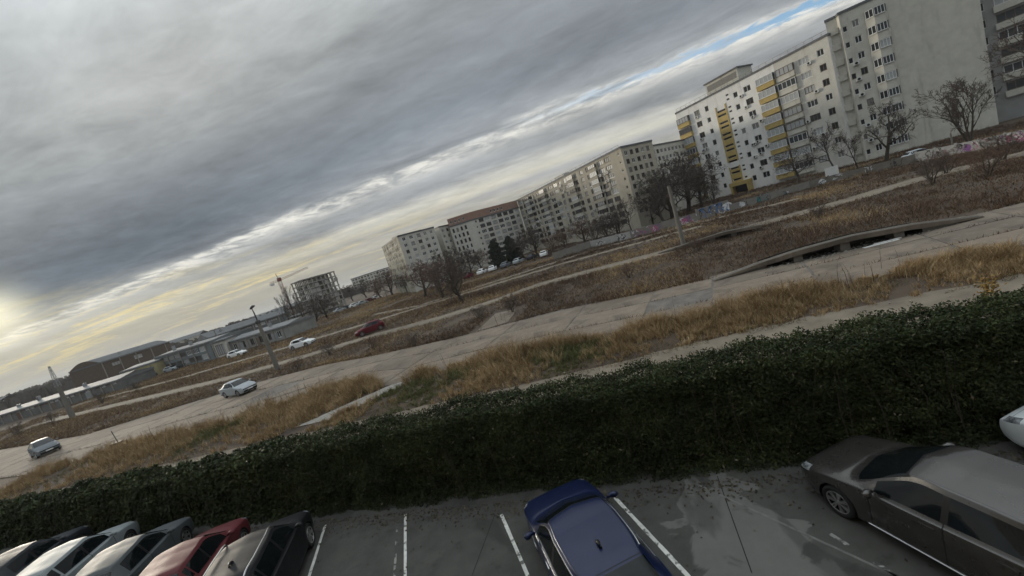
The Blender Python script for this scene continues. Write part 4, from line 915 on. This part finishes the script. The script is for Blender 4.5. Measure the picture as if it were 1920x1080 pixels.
def dress(t, a, b_, h, step=4.5, door=0):
    d, n, L = frame_of(a, b_); M = Matrix(((d.x, n.x, 0, a.x - t.location.x), (d.y, n.y, 0, a.y - t.location.y), (0, 0, 1, 0), (0, 0, 0, 1)))
    pl = MB(); pl.box(-.14, .14, .0, .16, 0, h - .05); me = pl.mesh('pilaster', CONC_L)
    for u in np.arange(.3, L, step): obj('pilaster', me, t, a + d * float(u) - t.location, (0, 0, math.atan2(-n.x, n.y)))
    g = MB(); g.box(0, L, .1, .26, h - .16, h - .02, 0, M); g.build('gutter', METAL_G, t)
    for k in range(door):
        u = L * (k + .7) / (door + .6); g = MB(); g.box(u - .9, u + .9, .01, .07, 0, min(2.2, h * .7), 0, M); g.build('door', rnd.choice((RUST, OLDW, METAL_G)), t)
    for k in range(int(L / 12)):
        u = rnd.uniform(.1, .9) * L; g = MB(); g.box(u - .3, u + .3, -3.2, -2.6, h, h + rnd.uniform(1.0, 1.9), 0, M); g.build('roof_vent', METAL_G, t)
def hall2(label, a, b_, depth, h, wm, spec, roof, rm, rise, step=4.5, door=1): dress(hall(label, a, b_, depth, h, wm, spec, roof, rm, rise), a, b_, h, step, door)
hall2('long low shed with grey roof and dark window strip at far left', base(-60, 815), base(232, 729), 8, 2.5, mat('shed_wall', (.13, .13, .125), .9, .2, .5), row(1.4, .4, 2.0, 1.8), 'gable', ROOFL, .9, 3.6, 4)
hall2('brick hall with rounded roof behind the low shed', D(192, 690, 196), D(320, 650, 214), 12, 8.0, BRICK, row(3.0, 1.2, 6.2, 8.0), 'round', ROOFM, 1.9, 6, 0)
hall2('yellow walled workshop beside the glazed hall', base(236, 722), base(301, 702), 9, 3.7, W_YEL2, row(1.0, 1.7, 1.8, 2.2, 'double'), 'gable', ROOFL, .6, 4.4, 1)
hall2('grey hall with wide glazed front and roof ledge', base(302, 700), base(405, 673), 11, 4.6, mat('blue_grey_panel', (.15, .17, .18), .6, .15, .5), lambda L: [(3.0 * (k + .55), 3.3, 2.6, 1.2, 'quad') for k in range(int(L / 3.0 - .2))] + [(3.0 * (k + .55), 1.3, 2.6, 1.3, 'quad') for k in range(int(L / 3.0 - .2))], 'gable', ROOFL, .6, 6, 0)
hall2('white framed portal hall beside the glazed front', base(407, 673), base(432, 665), 6, 4.1, W_PALE, lambda L: [(L / 2, 1.9, L * .6, 2.6, 'quad')], 'gable', ROOFL, .3, 9, 0)
hall2('long pale workshop with sheet roof left of the poplars', base(436, 663), base(548, 632), 8, 3.0, mat('pale_panel', (.24, .24, .225), .8, .2, .5), row(1.3, 1.6, 1.5, 3.1, 'double'), 'gable', ROOFL, .8, 3.1, 3)
hall2('dark long hall with ridge roof behind the pale workshop', D(392, 640, 150), D(548, 590, 158), 11, 5.2, mat('dark_panel', (.13, .135, .14), .8, .2, .5), row(3.0, .8, 4.3, 4.0, 'quad'), 'gable', ROOFM, 1.7, 4, 0)
hall2('small pale site office at the foot of the concrete frame', D(556, 610, 138), D(588, 600, 142), 4, 3.6, W_PALE, row(1.0, .9, 2.5, 2.0, 'double'), 'gable', ROOFM, .4, 9, 0)
hall2('red container office near the poplars', D(562, 605, 122), D(586, 598, 123), 3, 2.0, mat('container_red', (.20, .025, .025), .6, .12, 2), row(1.0, .6, 1.2, 2.4, 'double'), 'gable', mat('container_red', (0, 0, 0)), .1, 9, 0)
# the house the picture is taken from stands right behind the camera
P = [SN(-34, -.9), SN(-34, -14), SN(26, -14), SN(26, -.9)]; P = P[::-1]
P = [SN(26, -.9), SN(-34, -.9), SN(-34, -14), SN(26, -14)]
hs = [(3 + 4.0 * k, 3.0 + 2.9 * j, 1.5, 1.4, 'double') for k in range(14) for j in range(5)]
own = block('apartment_building', 'apartment house directly behind the viewpoint, facing the car park', P, 16.5, W_BEIGE, {0: hs})

# ------------------------------------------------------------------ trees
def bare_tree(seed, H, spread=.5, limbs=7, trunk=.3, radius=.22, sub=(6, 5, 5), up=.35, multi=1, twig_r=.019):
    r = random.Random(seed); T, C = MB(), MB()
    def grow(p, d, L, rad, lev):
        n = 5 if lev < 2 else (4 if lev == 2 else 2); pts = [p.copy()]; rr = [rad]; dd = d.copy()
        for i in range(n):
            j = .16 + .10 * lev; dd = (dd + Vector((r.uniform(-j, j), r.uniform(-j, j), r.uniform(-j, j) + up * .22))).normalized(); pts.append(pts[-1] + dd * (L / n)); rr.append(max(rad * (1 - (i + 1) / n * .72), twig_r * .6))
        (T if lev < 2 else C).tube(pts, rr, (7, 5, 4, 3, 3)[min(lev, 4)], cap=False)
        if lev >= 4: return
        k = limbs if lev == 0 else sub[min(lev - 1, len(sub) - 1)]
        for i in range(k):
            f = (trunk + (1 - trunk) * (i + r.random()) / k) if lev == 0 else (.25 + .75 * (i + r.random()) / k)
            x = f * n; a = min(int(x), n - 1); q = pts[a].lerp(pts[a + 1], x - a); az = r.uniform(0, 6.283) if lev else 6.283 * (i * .382 + r.uniform(-.08, .08))
            base = (pts[a + 1] - pts[a]).normalized(); e = base.cross(Vector((math.cos(az), math.sin(az), .3))).normalized(); sp = spread + r.uniform(-.15, .25)
            grow(q, (base * (1 - sp * .6) + e * sp).normalized(), L * (.62 if lev == 0 else .55) * r.uniform(.7, 1.1) * (1.15 - .45 * f), max(rr[a] * .6, twig_r), lev + 1)
    for m in range(multi):
        d = Vector((r.uniform(-.3, .3), r.uniform(-.3, .3), 1)) if multi > 1 else Vector((r.uniform(-.08, .08), r.uniform(-.08, .08), 1)); grow(Vector((r.uniform(-.2, .2) * (multi > 1), r.uniform(-.2, .2) * (multi > 1), -.1)), d.normalized(), H * (.62 if multi > 1 else .66), radius / (1 if multi == 1 else 1.6), 0)
    return T, C
PROTO = {}
for key, args in {'wide': (3, 10, .72, 9, .22, .26, (7, 6, 5), .28), 'tall': (5, 12, .5, 9, .3, .2, (7, 6, 4), .5), 'multi': (8, 10, .45, 7, .15, .2, (6, 5, 4), .5, 3), 'dense': (12, 9, .72, 11, .12, .2, (8, 6, 5), .3), 'bush': (15, 5, .6, 7, .12, .1, (5, 5, 3), .3, 4, .01), 'poplar': (18, 12, .22, 12, .12, .16, (5, 4, 3), 1.0)}.items():
    T, C = bare_tree(*args); zmax = max(v[2] for v in C.v); PROTO[key] = (T.mesh('trunk', BARK), C.mesh('crown', TWIG), zmax)
    C2 = PROTO[key][1].copy(); C2.materials[0] = TWIG_R; PROTO[key] = (*PROTO[key], C2)
def tree(label, key, loc, H, rz=0.0, russet=False, wide=1.0, tilt=(0, 0), group=None, cat='tree', name='bare_tree'):
    t, c, z, c2 = PROTO[key]; o = thing(name, label, cat, loc, rz, group); k = H / z; o.scale = (k * wide, k * wide, k); o.rotation_euler = (tilt[0], tilt[1], rz); obj('trunk', t, o); obj('crown', c2 if russet else c, o); return o
def at(x, y, dist=None):
    return base(x, y) if dist is None else D(x, y, dist)
tree('leaning bare tree before the grey tower bay windows', 'wide', at(1662, 302), 10.5, 1.0, tilt=(0, R(-12)))
tree('low spreading dark bare tree before the ochre balconies', 'wide', at(1500, 345), 7.6, 2.4, wide=1.25)
tree('slender pale bare tree between ochre balconies and grey tower', 'tall', at(1568, 325), 10.0, .6, wide=1.05)
tree('many stemmed bare tree in front of the blank gable', 'multi', at(1822, 272), 9.6, .2, wide=1.05)
tree('tall dark bare tree at the right edge of the view', 'tall', at(1932, 258), 14.5, 4.0, wide=1.15)
tree('second thin tree close to the tower foot', 'tall', at(1610, 318), 7.2, 2.1)
tree('broad russet tree standing alone in the field', 'dense', at(868, 566), 7.0, .4, False, 1.5)
tree('smaller russet tree left of the lone field tree', 'dense', at(830, 556, 76), 7.4, 2.2, True, 1.6)
tree('brown tree before the white corner block', 'dense', at(795, 548, 92), 8.6, 3.0, True, 1.6)
tree('grey bare tree right of the lone field tree', 'dense', at(858, 540, 84), 9.2, 5.1, False, 1.5)
for k, (x, y, dist, H, key, lab) in enumerate([(1225, 420, 96, 11, 'tall', 'thin bare tree at the beige gable corner'), (1262, 412, 98, 12.5, 'dense', 'dark dense tree filling the gap by the beige gable'), (1292, 402, 104, 14.5, 'dense', 'tallest dark tree in the gap beside the ochre block'), (1318, 396, 108, 11, 'dense', 'dark tree touching the left corner of the ochre block'), (1340, 385, 100, 6.5, 'bush', 'low bare tree under the left balconies of the ochre block'), (1185, 436, 84, 8.5, 'tall', 'thin tree with curved top before the beige gable'),
        (1140, 448, 88, 6.0, 'dense', 'small dark tree before the right end of the beige block'), (1095, 458, 92, 6.6, 'dense', 'brown tree in the middle of the beige facade'), (1060, 468, 96, 5.6, 'dense', 'russet tree before the beige facade'), (1010, 482, 104, 8.6, 'dense', 'grey wide tree before the left end of the beige block'), (985, 488, 110, 7.2, 'dense', 'grey tree beside the two dark evergreens'), (905, 512, 120, 6.5, 'dense', 'bare tree before the blank white gable'), (885, 520, 118, 8.0, 'dense', 'bare tree between narrow grey block and white gable'), (765, 552, 128, 6.2, 'dense', 'bare tree at the foot of the mottled side wall'),
        (738, 556, 140, 9.5, 'dense', 'brown tree left of the white corner block'), (715, 560, 150, 7.5, 'dense', 'low brown tree near the curved street lamp'), (612, 592, 140, 8.4, 'dense', 'wide bare tree before the concrete frame'), (592, 598, 136, 7.0, 'dense', 'round bare tree at the foot of the concrete frame'), (645, 580, 200, 9.0, 'dense', 'bare tree right of the concrete frame'), (665, 572, 215, 9.0, 'dense', 'bare tree in the gap before the far hazy block'), (690, 565, 205, 9.5, 'dense', 'bare tree under the far hazy block'), (1118, 452, 90, 5.0, 'bush', 'low bare thicket under the middle of the beige facade'), (1035, 474, 98, 5.0, 'bush', 'low russet thicket left of the beige facade middle'), (1160, 442, 84, 6.5, 'dense', 'grey tree just left of the beige gable corner'), (1245, 415, 92, 9.5, 'dense', 'dark tree standing before the beige gable windows'), (30, 800, 108, 2.6, 'bush', 'dark scrub before the low shed at the far left'), (95, 785, 106, 2.4, 'bush', 'dark scrub beside the lattice topped pole'), (190, 752, 112, 2.6, 'bush', 'dark scrub before the right end of the low shed'), (255, 732, 110, 2.2, 'bush', 'low scrub before the yellow workshop')]):
    tree(lab, key, at(x, y, dist), H, k * 1.3, k in (7, 8, 11, 14, 15, 22), 1.5 if key == 'dense' else 1.0)
for k, (x, y, d, H, lab) in enumerate([(562, 615, 124, 13.0, 'tallest poplar left of the concrete frame'), (548, 619, 123, 11.0, 'second poplar left of the concrete frame'), (574, 612, 126, 10.5, 'short poplar nearest the concrete frame')]): tree(lab, 'poplar', at(x, y, d), H, k * 2.0, wide=.8, name='poplar')
for k, (x, y, lab, H, w) in enumerate([(1775, 325, 'brown twiggy shrub beside the field track on the right', 2.6, 1.2), (1745, 345, 'bare fan shaped shrub at the bend of the field track', 3.0, 1.3), (1310, 470, 'low russet shrub right of the broken pole', 1.6, 1.3), (1540, 410, 'small shrub among the weeds before the long kerb', 1.5, 1.3), (1180, 520, 'low shrub in the weeds left of the broken pole', 1.5, 1.4), (960, 585, 'dark shrub beside the concrete side strip', 1.9, 1.5), (1030, 565, 'small shrub right of the concrete side strip', 1.5, 1.4), (620, 665, 'dark bush at the foot of the street lamp bank', 1.6, 1.6), (560, 690, 'russet bush beside the lamp post', 1.4, 1.6), (1880, 300, 'large dark shrub near the right edge of the field', 3.2, 1.4), (700, 652, 'russet bush behind the silver saloon', 1.4, 1.6), (780, 650, 'tuft of dead stalks on the grass island', 1.4, 1.0), (1850, 330, 'purple brown thicket near the graffiti wall', 2.6, 1.5), (900, 598, 'shrub left of the concrete side strip', 1.5, 1.5)]):
    tree(lab, 'bush', at(x, y), H, k * 1.7, k % 2 == 0, w, name='shrub', cat='shrub')
# two dark evergreens
def evergreen(label, loc, H, seed):
    r = np.random.default_rng(seed); N = 9000; z = r.random(N) ** .8; a0 = r.random(N) * 2; rad = (.05 + .40 * np.clip(1 - z, 0, 1) ** .6) * (.75 + .25 * np.sin(z * 31 + a0)) * H * 1.05; a = r.random(N) * 6.283; q = rad * np.sqrt(r.random(N))
    C = np.stack([np.cos(a) * q, np.sin(a) * q, .06 * H + z * H * .94], 1); d = r.normal(0, 1, (N, 3)); d[:, 2] -= .6; d /= np.linalg.norm(d, axis=1)[:, None]; e = np.cross(d, r.normal(0, 1, (N, 3))); e /= np.linalg.norm(e, axis=1)[:, None]
    V = np.stack([C - e * .11, C + e * .11, C + d * .45], 1).reshape(-1, 3); o = thing('evergreen_tree', label, 'tree', loc); obj('crown', np_mesh('crown', V, np.arange(3 * N).reshape(-1, 3), leafmat('needles', (.010, .014, .010), (.02, .027, .018), (.035, .045, .028), .8, .2)), o)
    m = MB(); m.tube([(0, 0, -.1), (0, 0, H * .5), (0, 0, H * .9)], [.18, .12, .03], 7); m.build('trunk', BARK, o)
evergreen('dark evergreen tree before the blank white gable, left one of two', at(938, 500, 108), 7.4, 1); evergreen('dark evergreen tree beside the grey bare tree, right one of two', at(966, 492, 110), 7.2, 2)
# yellow leaved shrub at the footpath
o = thing('shrub', 'small shrub with yellow leaves on the footpath edge behind the hedge', 'shrub', at(1856, 566)); N = 260; C = rng.normal(0, 1, (N, 3)) * np.array([.13, .13, .2]) + np.array([0, 0, .5]); nr = rng.normal(0, 1, (N, 3)); t = np.cross(nr, rng.normal(0, 1, (N, 3))); t /= np.linalg.norm(t, axis=1)[:, None]; bb = np.cross(t, nr); bb /= np.linalg.norm(bb, axis=1)[:, None]
V = np.stack([C - t * .05, C + bb * .03, C + t * .05, C - bb * .03], 1).reshape(-1, 3); obj('foliage', np_mesh('foliage', V, np.arange(4 * N).reshape(-1, 4), leafmat('yellow_leaf', (.16, .10, .03), (.28, .18, .05), (.38, .27, .09), .7)), o)
m = MB()
for k in range(6): m.tube([(0, 0, 0), (rnd.uniform(-.2, .2), rnd.uniform(-.2, .2), .8)], [.012, .005], 4)
m.build('stem', BARK, o)

# ------------------------------------------------------------------ poles and lamps
def pole(label, x, y, H, kind, lean=(0, 0), r0=.17):
    o = thing('street_lamp' if kind != 'bare' else 'concrete_pole', label, 'pole' if kind == 'bare' else 'street lamp', at(x, y)); o.rotation_euler = (lean[0], lean[1], 0); m = MB(); PC = mat('pole_concrete', (.16, .148, .128), .9, .15, 2)
    if kind == 'bare':
        m.tube([(0, 0, -.1), (0, 0, H * .5), (0, 0, H)], [r0, r0 * .8, r0 * .62], 10); m.build('shaft', PC, o)
    elif kind == 'lamp':
        m.tube([(0, 0, -.1), (0, 0, H * .4), (0, 0, H * .76)], [r0, r0 * .82, r0 * .66], 10); m.build('shaft', PC, o); m = MB(); m.tube([(0, 0, H * .74), (0, 0, H * .9), (-.06, 0, H * .97)], [.1, .07, .05], 8); m.lathe([(r0 * .9, H * .735), (r0 * .9, H * .78), (.1, H * .79)], 10, 'Z'); m.build('upper_mast', mat('dark_steel', (.05, .05, .05), .6, .2, 4), o)
        m = MB(); m.tube([(-.3, 0, H * .972), (-.1, 0, H * .985), (.15, 0, H), (.42, 0, H)], [.05, .15, .17, .07], 8); m.build('lamp_head', mat('dark_steel', (0, 0, 0)), o)
    elif kind == 'lattice':
        m.tube([(0, 0, -.1), (0, 0, H * .62)], [r0, r0 * .66], 10); m.build('shaft', PC, o); m = MB(); w0, w1 = .3, .08
        for k in range(6):
            z0, z1 = H * (.6 + .4 * k / 6), H * (.6 + .4 * (k + 1) / 6); a, b2 = w0 + (w1 - w0) * k / 6, w0 + (w1 - w0) * (k + 1) / 6
            for i in range(4):
                q = lambda w, j: (w * (1, -1, -1, 1)[j % 4], w * (1, 1, -1, -1)[j % 4]); m.bar((*q(a, i), z0), (*q(b2, i), z1), .05); m.bar((*q(a, i), z0), (*q(b2, i + 1), z1), .035); m.bar((*q(a, i), z0), (*q(a, i + 1), z0), .035)
        m.build('lattice_top', METAL_G, o)
    else:
        pts = [(0, 0, 0), (0, 0, H * .8)] + [(.9 * (1 - math.cos(t)) * 1.2, 0, H * .8 + H * .2 * math.sin(t)) for t in np.linspace(.2, 1.57, 6)]; m.tube(pts, [.11, .09] + [.06] * 6, 7); m.build('shaft', PC, o)
        m = MB(); m.tube([(1.0, 0, H), (1.3, 0, H + .03), (1.75, 0, H - .02)], [.06, .13, .06], 7); m.build('lamp_head', mat('dark_steel', (0, 0, 0)), o)
    return o
pole('concrete street lamp with dark mast behind the silver saloon', 521, 693, 8.3, 'lamp', (0, R(-1.0)), .3)
pole('broken concrete pole without lamp in the middle of the field', 1283, 463, 7.1, 'bare', (0, 0), .27)
pole('concrete pole with lattice top at the far left', 136, 781, 9.6, 'lattice', (0, 0), .42)
pole('thin curved street lamp left of the white corner block', 729, 566, 8.6, 'curve')
pole('thin pole before the beige facade', 1114, 461, 7.0, 'bare', (0, 0), .14)
pole('thin concrete pole between workshop and lamp', 418, 660, 7.2, 'bare', (0, 0), .16)
pole('small park lamp before the blank gable', 1788, 284, 3.0, 'curve')

# ------------------------------------------------------------------ graffiti wall along the field
WP = [base(1040, 488), base(1110, 465), base(1185, 447), base(1250, 431), base(1310, 415), base(1370, 396), base(1440, 376), base(1520, 352), base(1610, 328), base(1720, 303), base(1820, 284), base(1940, 262)]
GRAF = {k: mat('graffiti_' + k, c, .7, .2, 3) for k, c in {'pink': (.36, .10, .19), 'blue': (.05, .13, .32), 'teal': (.05, .20, .20), 'white': (.6, .6, .6), 'purple': (.20, .08, .24), 'black': (.02, .02, .025), 'red': (.30, .04, .05)}.items()}
def fence(label, a, b, h, wm, colours, dens=.6):
    o = thing('wall', label, 'wall', a, heading(a, b)); L = (b - a).length; n = max(1, round(L / 2.6)); w = L / n; pm = MB(); pm.box(.06, w - .06, -.05, .05, 0, h); me = pm.mesh('panel', wm); qm = MB(); qm.box(-.09, .09, -.1, .1, 0, h + .12); po = qm.mesh('post', wm)
    for k in range(n): obj('panel', me, o, (w * k, 0, rnd.uniform(-.04, .03))); obj('post', po, o, (w * k, 0, 0))
    if colours:
        g = MB(); x = .3; sc = h / 1.6; zr = 0
        while x < L - 1.3:
            ww = rnd.uniform(.8, 1.6) * sc
            if rnd.random() < dens:
                nst = rnd.randrange(5, 9)
                base_c = rnd.randrange(len(colours)); fill = [(x + ww * (.5 + .5 * math.cos(t) * rnd.uniform(.75, 1.05)), -.056 - .002 * (zr % 5), h * .48 + h * .36 * math.sin(t) * rnd.uniform(.7, 1.1)) for t in np.linspace(0, 6.0, 11)]; zr += 1; (g.poly(fill, base_c) if rnd.random() < .35 else None)
                for q in range(nst):
                    pts = [Vector((x + rnd.uniform(.05, ww), 0, h * rnd.uniform(.12, .88)))]
                    for z in range(4): pts.append(Vector((min(max(pts[-1].x + rnd.uniform(-.5, .5) * sc, x), L - .1), 0, min(max(pts[-1].z + rnd.uniform(-.6, .6) * sc, .1), h * .92))))
                    c = rnd.randrange(len(colours)); zr += 1
                    for p_, q_ in zip(pts[:-1], pts[1:]):
                        d = q_ - p_
                        if d.length < .05: continue
                        s_ = Vector((-d.z, 0, d.x)).normalized() * .045 * sc; yy = Vector((0, -.068 - .002 * (zr % 7), 0)); g.quad(p_ - s_ + yy, q_ - s_ + yy, q_ + s_ + yy, p_ + s_ + yy, c)
            x += ww * 1.1
        g.build('graffiti', [GRAF[c] for c in colours], o)
WM1 = mat('fence_concrete', (.20, .185, .165), .9, .15, 1.0); WM2 = mat('fence_white', (.34, .335, .32), .9, .15, 1.0)
fence('low grey wall before the left part of the beige block', WP[0], WP[1], 1.5, WM1, [])
fence('white wall under the beige facade', WP[1], WP[2], 1.4, WM2, ['white', 'black'], .3)
fence('wall with pink graffiti below the beige gable', WP[2], WP[4], 1.5, WM1, ['pink', 'white', 'purple', 'pink'], .8)
fence('wall with blue graffiti left of the yellow porch', WP[4], WP[5], 2.0, WM1, ['blue', 'white', 'blue', 'black'], .9)
fence('dark wall with teal graffiti right of the yellow porch', WP[5], WP[7], 1.15, WM1, ['teal', 'white', 'black'], .5)
fence('low concrete wall at the foot of the grey tower', WP[7], WP[9], 1.1, mat('fence_old', (.15, .135, .115), .9, .2, 1.0), ['white', 'black'], .3)
fence('pale wall with purple graffiti before the blank gable', WP[9], WP[11], 1.3, WM2, ['purple', 'white', 'black', 'pink'], .75)

# ------------------------------------------------------------------ the long raised kerb over the dark culvert
def culvert(label, pts, hs, back, open_rng):
    o = thing('culvert', label, 'culvert', pts[0], heading(pts[0], pts[-1])); Minv = (Matrix.Translation(pts[0]) @ Matrix.Rotation(heading(pts[0], pts[-1]), 4, 'Z')).inverted()
    n = 28; P = []; 
    for i in range(n + 1):
        f = i / n * (len(pts) - 1); k = min(int(f), len(pts) - 2); p = Minv @ pts[k].lerp(pts[k + 1], f - k); h = float(np.interp(f, range(len(hs)), hs)); P.append((p, h))
    d, r_, w_, dk = MB(), MB(), MB(), MB()
    for (p, h), (q, g) in zip(P[:-1], P[1:]):
        f = (p.x + q.x) / 2 / P[-1][0].x; z = lambda a, y, t: Vector((a.x, a.y + y, t))
        d.quad(z(p, -.22, h + .02), z(q, -.22, g + .02), z(q, .35, g + .03), z(p, .35, h + .03)); d.quad(z(p, .35, h + .03), z(q, .35, g + .03), z(q, back, .0), z(p, back, .0))
        t0, t1 = min(.26, h * .5), min(.26, g * .5)
        d.quad(z(p, -.22, h - t0), z(q, -.22, g - t1), z(q, -.22, g + .02), z(p, -.22, h + .02)); d.quad(z(p, 0.2, h - t0), z(q, 0.2, g - t1), z(q, -.22, g - t1), z(p, -.22, h - t0))
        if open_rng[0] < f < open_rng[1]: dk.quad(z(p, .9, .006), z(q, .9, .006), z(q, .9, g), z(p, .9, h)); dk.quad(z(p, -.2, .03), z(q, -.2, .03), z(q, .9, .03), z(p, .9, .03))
        else: w_.quad(z(p, -.12, 0), z(q, -.12, 0), z(q, -.12, g - t1 + .01), z(p, -.12, h - t0 + .01))
        for y in (-.12, .12): r_.bar(z(p, y, h + .05), z(q, y, g + .05), .05)
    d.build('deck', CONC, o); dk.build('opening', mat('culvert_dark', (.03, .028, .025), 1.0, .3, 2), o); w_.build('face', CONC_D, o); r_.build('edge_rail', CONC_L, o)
    for f in np.linspace(open_rng[0], open_rng[1], 4):
        k = int(f * n); p, h = P[k]; m = MB(); m.box(p.x - .25, p.x + .25, p.y - .1, p.y + .8, 0, h - .2); m.build('pier', CONC_D, o)
culvert('long low concrete ramp edge with dark opening along the apron', [G(1338, 527), G(1425, 505), G(1500, 490), G(1600, 467), G(1715, 440), G(1840, 408)], [.03, .42, .72, .82, .62, .06], 1.5, (.22, .78))
culvert('smaller raised concrete edge with dark gap beside the broken pole', [G(1235, 476), G(1300, 462), G(1360, 448), G(1430, 430)], [.05, .5, .75, .5], 2.0, (.35, .97))
# odds and ends on the ground
m = MB(); m.box(-.9, .9, -.13, .13, 0, .05); m.box(-.3, 1.1, .05, .2, .05, .09); tag(m.build('board', PVC, None, G(1652, 458), (0, 0, R(-14))), 'white board lying before the dark opening of the ramp', 'board')
N = 260; C = np.array([list(SN(*q)) for q in zip(rng.normal(11.5, 2.4, N), rng.normal(29.3, .45, N))]); C2 = np.array([list(SN(*q)) for q in zip(rng.uniform(-20, 14, 120), rng.uniform(18, 19.6, 120))][:45]); C = np.concatenate([C, C2]); m = MB()
for c in C: z = rnd.uniform(.015, .05); m.box(-z, z, -z * .7, z * .7, 0, z, 0, Matrix.Translation((c[0], c[1], .02)) @ Matrix.Rotation(rnd.random() * 6, 4, 'Z'))
stuff(m.build('rubble', CONC_L))
m = MB(); m.box(-.35, .35, -.2, .2, 0, .38); m.box(-.4, .4, -.25, .25, .38, .44); m.tube([(.1, 0, .4), (.0, 0, 1.5)], .03, 6); tag(m.build('bollard', mat('dark_steel', (0, 0, 0)), None, G(222, 838), (0, 0, .3)), 'dark stump with a rod at the apron edge near the grey car', 'stump')
m = MB(); m.box(-.9, .9, -.06, .06, .8, 2.2); m.bar((-.7, 0, 0), (-.7, 0, .8), .08); m.bar((.7, 0, 0), (.7, 0, .8), .08); tag(m.build('notice_board', PVC, None, at(1563, 338), (0, 0, R(-20))), 'blank white notice board before the ochre block', 'sign')
# parked cars far away
base_car = make_car('white parked car before the blank white gable', 'hatch', PAINTS['snow'], at(905, 512, 104), R(70), (1, 1, 1), False, group='cars parked before the far blocks')
far_paints = ['snow', 'graphite', 'silver', 'slate', 'snow', 'cherry', 'silver', 'snow', 'black', 'silver']
LAB1 = ['white parked car left of the two evergreens', 'dark grey parked car below the two evergreens', 'silver parked car right of the two evergreens', 'slate dark parked car under the grey wide tree', 'white parked car at the left end of the low grey wall', 'red parked car at the left end of the row before the far blocks']
LAB2 = ['silver tiny car nearest the concrete frame', 'black tiny car second from the concrete frame', 'white tiny car third from the concrete frame', 'silver tiny car fourth from the concrete frame', 'red tiny car left of the curved street lamp', 'white tiny car closest to the curved street lamp']
LAB3 = ['white tiny car before the yellow workshop', 'dark grey tiny car before the yellow workshop', 'silver tiny car before the left end of the glazed hall', 'slate tiny car before the middle of the glazed hall', 'white tiny car before the right end of the glazed hall']
def recolour(o, pm):
    for ch in o.children:
        if ch.name.split('.')[0] in ('body', 'mirror'): ch.data = ch.data.copy(); ch.data.materials[0] = pm
for k, (x, y, dd) in enumerate([(925, 508, 103), (950, 501, 102), (975, 496, 101), (1000, 489, 100), (1022, 484, 98), (880, 520, 105)]):
    c = dup(base_car, at(x, y, dd), R(70 + rnd.uniform(-12, 12)), LAB1[k]); recolour(c, PAINTS[far_paints[k]])
for k, (x, y, dd) in enumerate([(640, 588, 150), (655, 583, 152), (668, 579, 150), (682, 575, 148), (697, 570, 150), (710, 568, 152)]):
    c = dup(base_car, at(x, y, dd), R(40 + rnd.uniform(-12, 12)), LAB2[k]); c['group'] = 'cars parked near the concrete frame'; recolour(c, PAINTS[far_paints[9 - k]])
for k, (x, y, dd) in enumerate([(275, 713, 150), (290, 708, 148), (325, 697, 142), (350, 690, 140), (375, 684, 138)]):
    c = dup(base_car, at(x, y, dd), R(-10 + rnd.uniform(-12, 12)), LAB3[k]); c['group'] = 'cars parked before the halls'; recolour(c, PAINTS[far_paints[k]])
recolour(dup(base_car, at(1728, 297), R(-20), 'car parked behind the low wall at the grey tower foot'), PAINTS['silver'])
# a far belt of trees and roofs closing the plain
N = 26000; a = np.radians(rng.uniform(-75, 62, N)); r = rng.uniform(330, 900, N); hh = 3 + 5 * vnoise(a * 40, r * .01, 1.0, 31) * (.4 + rng.random(N)); X = np.stack([np.sin(a) * r, np.cos(a) * r], 1); q = rng.normal(0, 1, (N, 2)); q /= np.linalg.norm(q, axis=1)[:, None]; ww = 1.2 + 2.2 * rng.random(N)
V = np.stack([np.c_[X - q * ww[:, None], np.zeros(N)], np.c_[X + q * ww[:, None], np.zeros(N)], np.c_[X + q * (ww * .6)[:, None], hh], np.c_[X - q * (ww * .5)[:, None], hh * .9]], 1).reshape(-1, 3)
stuff(obj('distant_trees', np_mesh('distant_trees', V, np.arange(4 * N).reshape(-1, 4), leafmat('distant_twigs', (.05, .045, .04), (.075, .065, .058), (.11, .095, .085), .95, .1))))
for k in range(22):
    az = R(rnd.uniform(-62, -20)); r = rnd.uniform(350, 800); c = V3(math.sin(az) * r, math.cos(az) * r); w, dp, h = rnd.uniform(12, 40), rnd.uniform(10, 16), rnd.uniform(6, 10); t = rnd.uniform(-.4, .4); e = V3(math.cos(t), math.sin(t)); f = V3(-math.sin(t), math.cos(t))
    o = thing('house', 'low distant roof showing above the halls on the skyline', 'house', c, t, 'distant low houses on the skyline'); m = MB(); m.box(-w / 2, w / 2, 0, dp, 0, h * .7); m.build('wall', rnd.choice((W_PALE, W_GREY, W_BEIGE)), o); m = MB(); m.quad((-w / 2, -.3, h * .7), (w / 2, -.3, h * .7), (w / 2, dp / 2, h), (-w / 2, dp / 2, h)); m.quad((-w / 2, dp / 2, h), (w / 2, dp / 2, h), (w / 2, dp + .3, h * .7), (-w / 2, dp + .3, h * .7)); m.build('roof', ROOFM, o)

# ------------------------------------------------------------------ the thin winter haze over the plain
hz = bpy.data.materials.new('haze'); hz.use_nodes = True; t = NT(hz.node_tree); t.n.clear()
pv = t.node('ShaderNodeVolumePrincipled', {'Color': (.86, .87, .88, 1), 'Density': .00022, 'Anisotropy': .2}); o_ = t.node('ShaderNodeOutputMaterial'); t.l.new(pv.outputs[0], o_.inputs['Volume'])
m = MB(); m.box(-5000, 5000, -5000, 5000, -1.02, 60); stuff(m.build('haze', hz))
bpy.context.view_layer.update()
